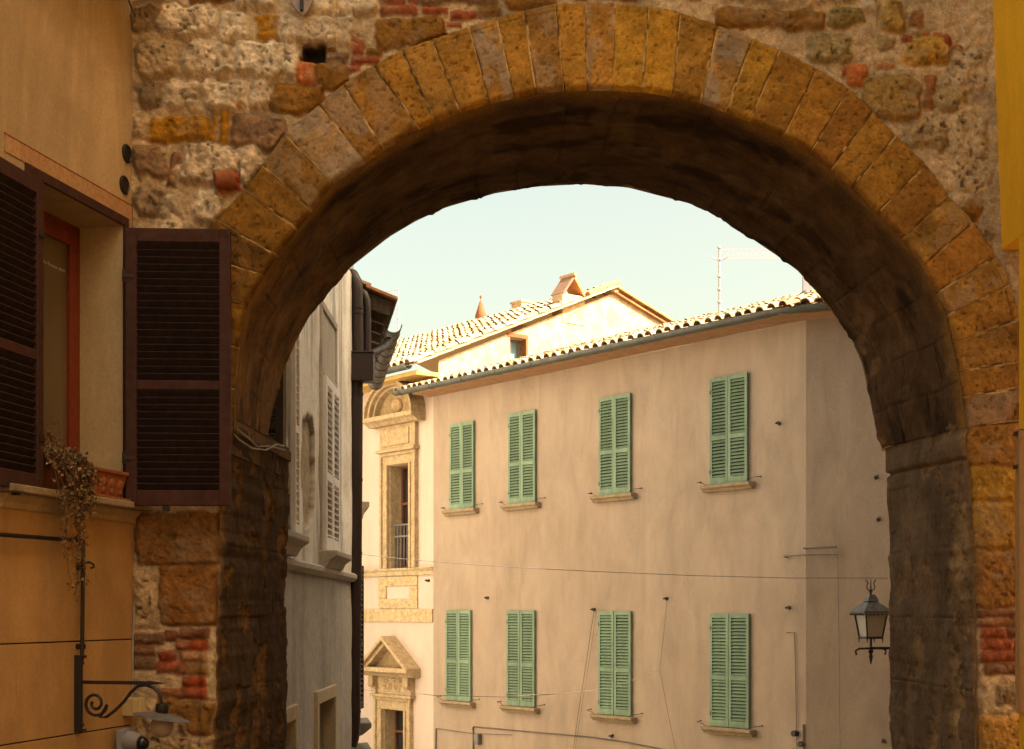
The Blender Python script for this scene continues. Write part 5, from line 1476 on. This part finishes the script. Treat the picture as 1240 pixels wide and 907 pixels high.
# ------------------------------------------------------------------ unseen houses added to block sun and sky and to bounce light
def block(name, label, pts, h, mat, z0=-4):
    t = thing(name, label, 'house', (pts[0][0], pts[0][1], 0))
    mb = MB(); mb.xy([(x - pts[0][0], y - pts[0][1]) for x, y in pts], z0, h); mb.build('wall', M[mat], t)
    return t
block('sun_block_house', 'tall ochre house added unseen behind the right pier to block the sun', [(3.02, 9.65), (4.38, 14.4), (9.8, 13), (9, 9.65)], 13.0, 'far_wall')  # added out of view to keep sun off the grey house
block('sky_block_house', 'ochre house added unseen behind the viewer to cut the sky light', [(-9, -18), (9, -18), (9, -13), (-9, -13)], 9, 'far_wall', -1)  # added behind the camera to darken the arch front
block('wing_shade_house', 'dark ochre house added unseen behind the street lantern to shade the wing', [(4.43, 14.45), (5.40, 18.2), (10.5, 16.6), (9.9, 13.05)], 8.0, 'dim_wall')  # added out of view to shade the street and the wing

block('bounce_house', 'tall pale house added unseen behind the grey house to bounce sunlight', [(-5.0, 20.2), (-6.6, 30), (-12, 30), (-12, 20.2)], 11, 'pale_wall')  # unseen sunlit face added to brighten the cream and tan facades

# ------------------------------------------------------------------ street lantern behind the right pier
LY = 14.0
lp_ = W(1054.5, 741, LY)
lan = thing('street_lantern', 'black iron street lantern with trident finial beside the right pier', 'lantern', (lp_.x, LY, 0), .25)
def lz(v): return EYE + (HOR - v) * LY / F
mb = MB()
ra, rb = .118, .082
zt, zb_ = lz(741), lz(771)
zt, zb_ = lz(740), lz(772)
def ring4(r, z): return [(r, r, z), (-r, r, z), (-r, -r, z), (r, -r, z)]
for (x, y) in ((1, 1), (-1, 1), (-1, -1), (1, -1)):
    mb.tube([(x * ra, y * ra, zt), (x * rb, y * rb, zb_)], .008, 6); mb.tube([(x * rb, y * rb, zb_ + .01), (x * rb * 1.02, y * rb * 1.02, zb_ - .05)], [.01, .003], 6)
for r, z in ((ra, zt), (rb, zb_)):
    q = ring4(r, z); mb.tube(q + q[:1], .009, 6)
mb.box(-rb, rb, -rb, rb, zb_ - .012, zb_ - .002)
mb.tube([(0, 0, zb_), (0, 0, lz(787))], .012, 8); mb.lathe([(.01, 0), (.03, .02), (.012, .05), (.022, .07), (.004, .15)], (0, 0, lz(786)), 10, (0, 0, -1))
# scroll below the glass
mb.tube([(-.155, 0, lz(793)), (-.165, 0, lz(788)), (-.13, 0, lz(785.5)), (0, 0, lz(785)), (.13, 0, lz(785.5)), (.165, 0, lz(788)), (.155, 0, lz(793))], .010, 6)
mb.tube([(0, 0, lz(785)), (.25, 0, lz(785)), (1.25, .05, lz(785))], .014, 6)
fr = mb.build('lantern_frame', M['iron'], lan, smooth=True)
mb = MB()
mb.add(ring4(ra - .004, zt) + ring4(rb - .004, zb_), [(i, (i + 1) % 4, 4 + (i + 1) % 4, 4 + i) for i in range(4)])
mb.build('glass', M['lamp_glass'], lan)
mb = MB()
zr_ = lz(728)
mb.add(ring4(.152, zt + .0) + ring4(.045, zr_), [(i, (i + 1) % 4, 4 + (i + 1) % 4, 4 + i) for i in range(4)] + [(4, 5, 6, 7)])
mb.add(ring4(.152, zt) + ring4(.15, zt - .025), [(i, (i + 1) % 4, 4 + (i + 1) % 4, 4 + i) for i in range(4)])
mb.add(ring4(.06, zr_) + ring4(.03, lz(720)), [(i, (i + 1) % 4, 4 + (i + 1) % 4, 4 + i) for i in range(4)] + [(4, 5, 6, 7)])
for k in range(4):
    for i in range(7):
        a = -.13 + .26 * i / 6
        c = [(a, -.152), (a, .152), (-.152, a), (.152, a)][k]
        mb.ball((c[0], c[1], zt - .03), .013, 6, 5)
mb.build('lamp_roof', M['iron_light'], lan)
mb = MB()
mb.tube([(0, 0, lz(720)), (0, 0, lz(701))], [.010, .003], 6)
for s in (-1, 1): mb.tube([(0, 0, lz(715)), (s * .035, 0, lz(714)), (s * .045, 0, lz(710)), (s * .03, 0, lz(706)), (s * .055, 0, lz(702))], .006, 6)
mb.ball((0, 0, lz(716)), .018, 8, 6)
mb.build('finial', M['iron'], lan, smooth=True)

# ------------------------------------------------------------------ overhead lines, aerials, crane
def wire(label, pts, r, mat='cable_dark', group=None):
    P = [W(u, v, y) for u, v, y in pts]; o0 = P[0]
    mb = MB(); mb.tube([p - o0 for p in P], r, 5)
    o = mb.build('overhead_cable', M[mat], None); o.location = o0
    tag(o, label, 'cable', group)
wire('upper thin cable strung across the tan facade above the lower shutters', [(436, 671, 19), (480, 676, 19.3), (525, 680, 19.5), (620, 687, 19.8), (720, 692, 20), (840, 697, 19.6), (960, 700, 18.6), (1075, 700, 17.4)], .0045)
wire('lower sagging cable crossing the sills of the lower green shutters', [(436, 835, 19), (500, 839, 19.6), (525, 842, 20), (610, 844, 20.4), (680, 840, 20.8), (740, 833, 21.1), (799, 811, 21.3)], .004)
tag(MB().tube([W(625, 843.2, 20.45), W(645, 841.6, 20.6), (W(665, 841, 20.75))], .009, 6).build('cable_sleeve', M['lamp_glass']), 'white sleeve on the cable in front of a green shutter', 'cable sleeve')
# loose flex on the left springing ledge
mb = MB()
mb.tube([W(280, 522, 8.05), W(290, 533, 8.12), W(305, 543, 8.3), W(322, 545, 8.5), W(335, 538, 8.9), W(344, 540, 9.2)], .006, 6)
mb.tube([W(283, 516, 8.05), W(300, 530, 8.2), W(312, 541, 8.4), W(326, 540, 8.6), W(345, 545, 9.3)], .005, 6)
tag(mb.build('loose_cable', M['cable']), 'pale loose cable draped on the ledge of the left pier', 'cable')
def mast(name, label, u, v0, v1, y, r=.018):
    b = W(u, v1, y); t = thing(name, label, 'antenna', tuple(b)); h = W(u, v0, y).z - b.z
    mb = MB(); mb.tube([(0, 0, -.6), (0, 0, h)], r, 6)
    for k in (.25, .42, .6, .83, .99): mb.ball((0, 0, h * k), r * 2.0, 6, 5)
    mb.build('mast', M['mast'], t); return t, h
t, h = mast('aerial_mast', 'tall thin aerial mast standing on the tan house roof', 871, 299, 388, 23.6)
mb = MB(); mb.tube([(-.14, 0, h * .83 + .05), (-.06, 0, h * .83), (.06, 0, h * .83), (.14, 0, h * .83 + .05)], .014, 5); mb.build('crossbar', M['mast'], t)
t, h = mast('roof_antenna', 'short box antenna on the roof beside the right curve of the arch', 977.5, 341, 372, 22.6, .03)
mb = MB(); mb.box(-.07, .07, -.05, .05, h - .15, h + .12); mb.build('antenna_box', M['camgrey'], t)
mb = MB()
for s in (-1, 1): mb.tube([(s * .03, 0, h - .15), (s * .12, 0, h - .2), (s * .14, 0, h - .3), (s * .06, 0, h - .42)], .008, 5)
mb.build('cable_loop', M['cable_dark'], t)
y = TAN.w(ridge_at(483) , pk[0])[1]
t, h = mast('television_aerial', 'spindly television aerial rising behind the brown roof gutter', 482, 350, 412, y, .012)
mb = MB(); k_ = y / F
mb.tube([(0, 0, h - .02), (-34 * k_, -.1, h - 6 * k_)], .010, 5); mb.tube([(0, 0, h * .62), (-8 * k_, 0, h * .62)], .008, 5)
for i in range(8): mb.tube([(-4 * i * k_, -.01 * i - .12, h - .02 - .7 * i * k_), (-4 * i * k_, .12, h - .02 - .7 * i * k_)], .006, 4)
mb.build('boom', M['mast'], t)
# distant crane
CYD = 170.0
cb_ = W(1090, 741, CYD); crn = thing('tower_crane', 'faint red crane jib far off above the roofs at right', 'crane', (cb_.x, CYD, -3.3))
zj = W(0, 311, CYD).z + 3.3
mb = MB()
for sx_, sy_ in ((-.8, -.8), (.8, -.8), (.8, .8), (-.8, .8)): mb.tube([(sx_, sy_, 0), (sx_, sy_, zj + 1)], .09, 5)
for k in range(22):
    z = k * (zj / 22); mb.tube([(-.8, -.8, z), (.8, -.8, z + zj / 22)], .06, 4); mb.tube([(.8, .8, z), (-.8, .8, z + zj / 22)], .06, 4)
mb.build('tower', M['crane'], crn)
mb = MB(); x1 = W(872, 311, CYD).x - cb_.x
for dy, dz in ((-.6, 0), (.6, 0), (0, .9)): mb.tube([(6, dy, zj + dz), (x1, dy, zj + dz)], .03, 4)
for k in range(30):
    xx = x1 * k / 30; x2 = x1 * (k + 1) / 30; mb.tube([(xx, -.6, zj), ((xx + x2) / 2, 0, zj + .9), (x2, -.6, zj)], .012, 4)
mb.build('jib', M['crane'], crn)
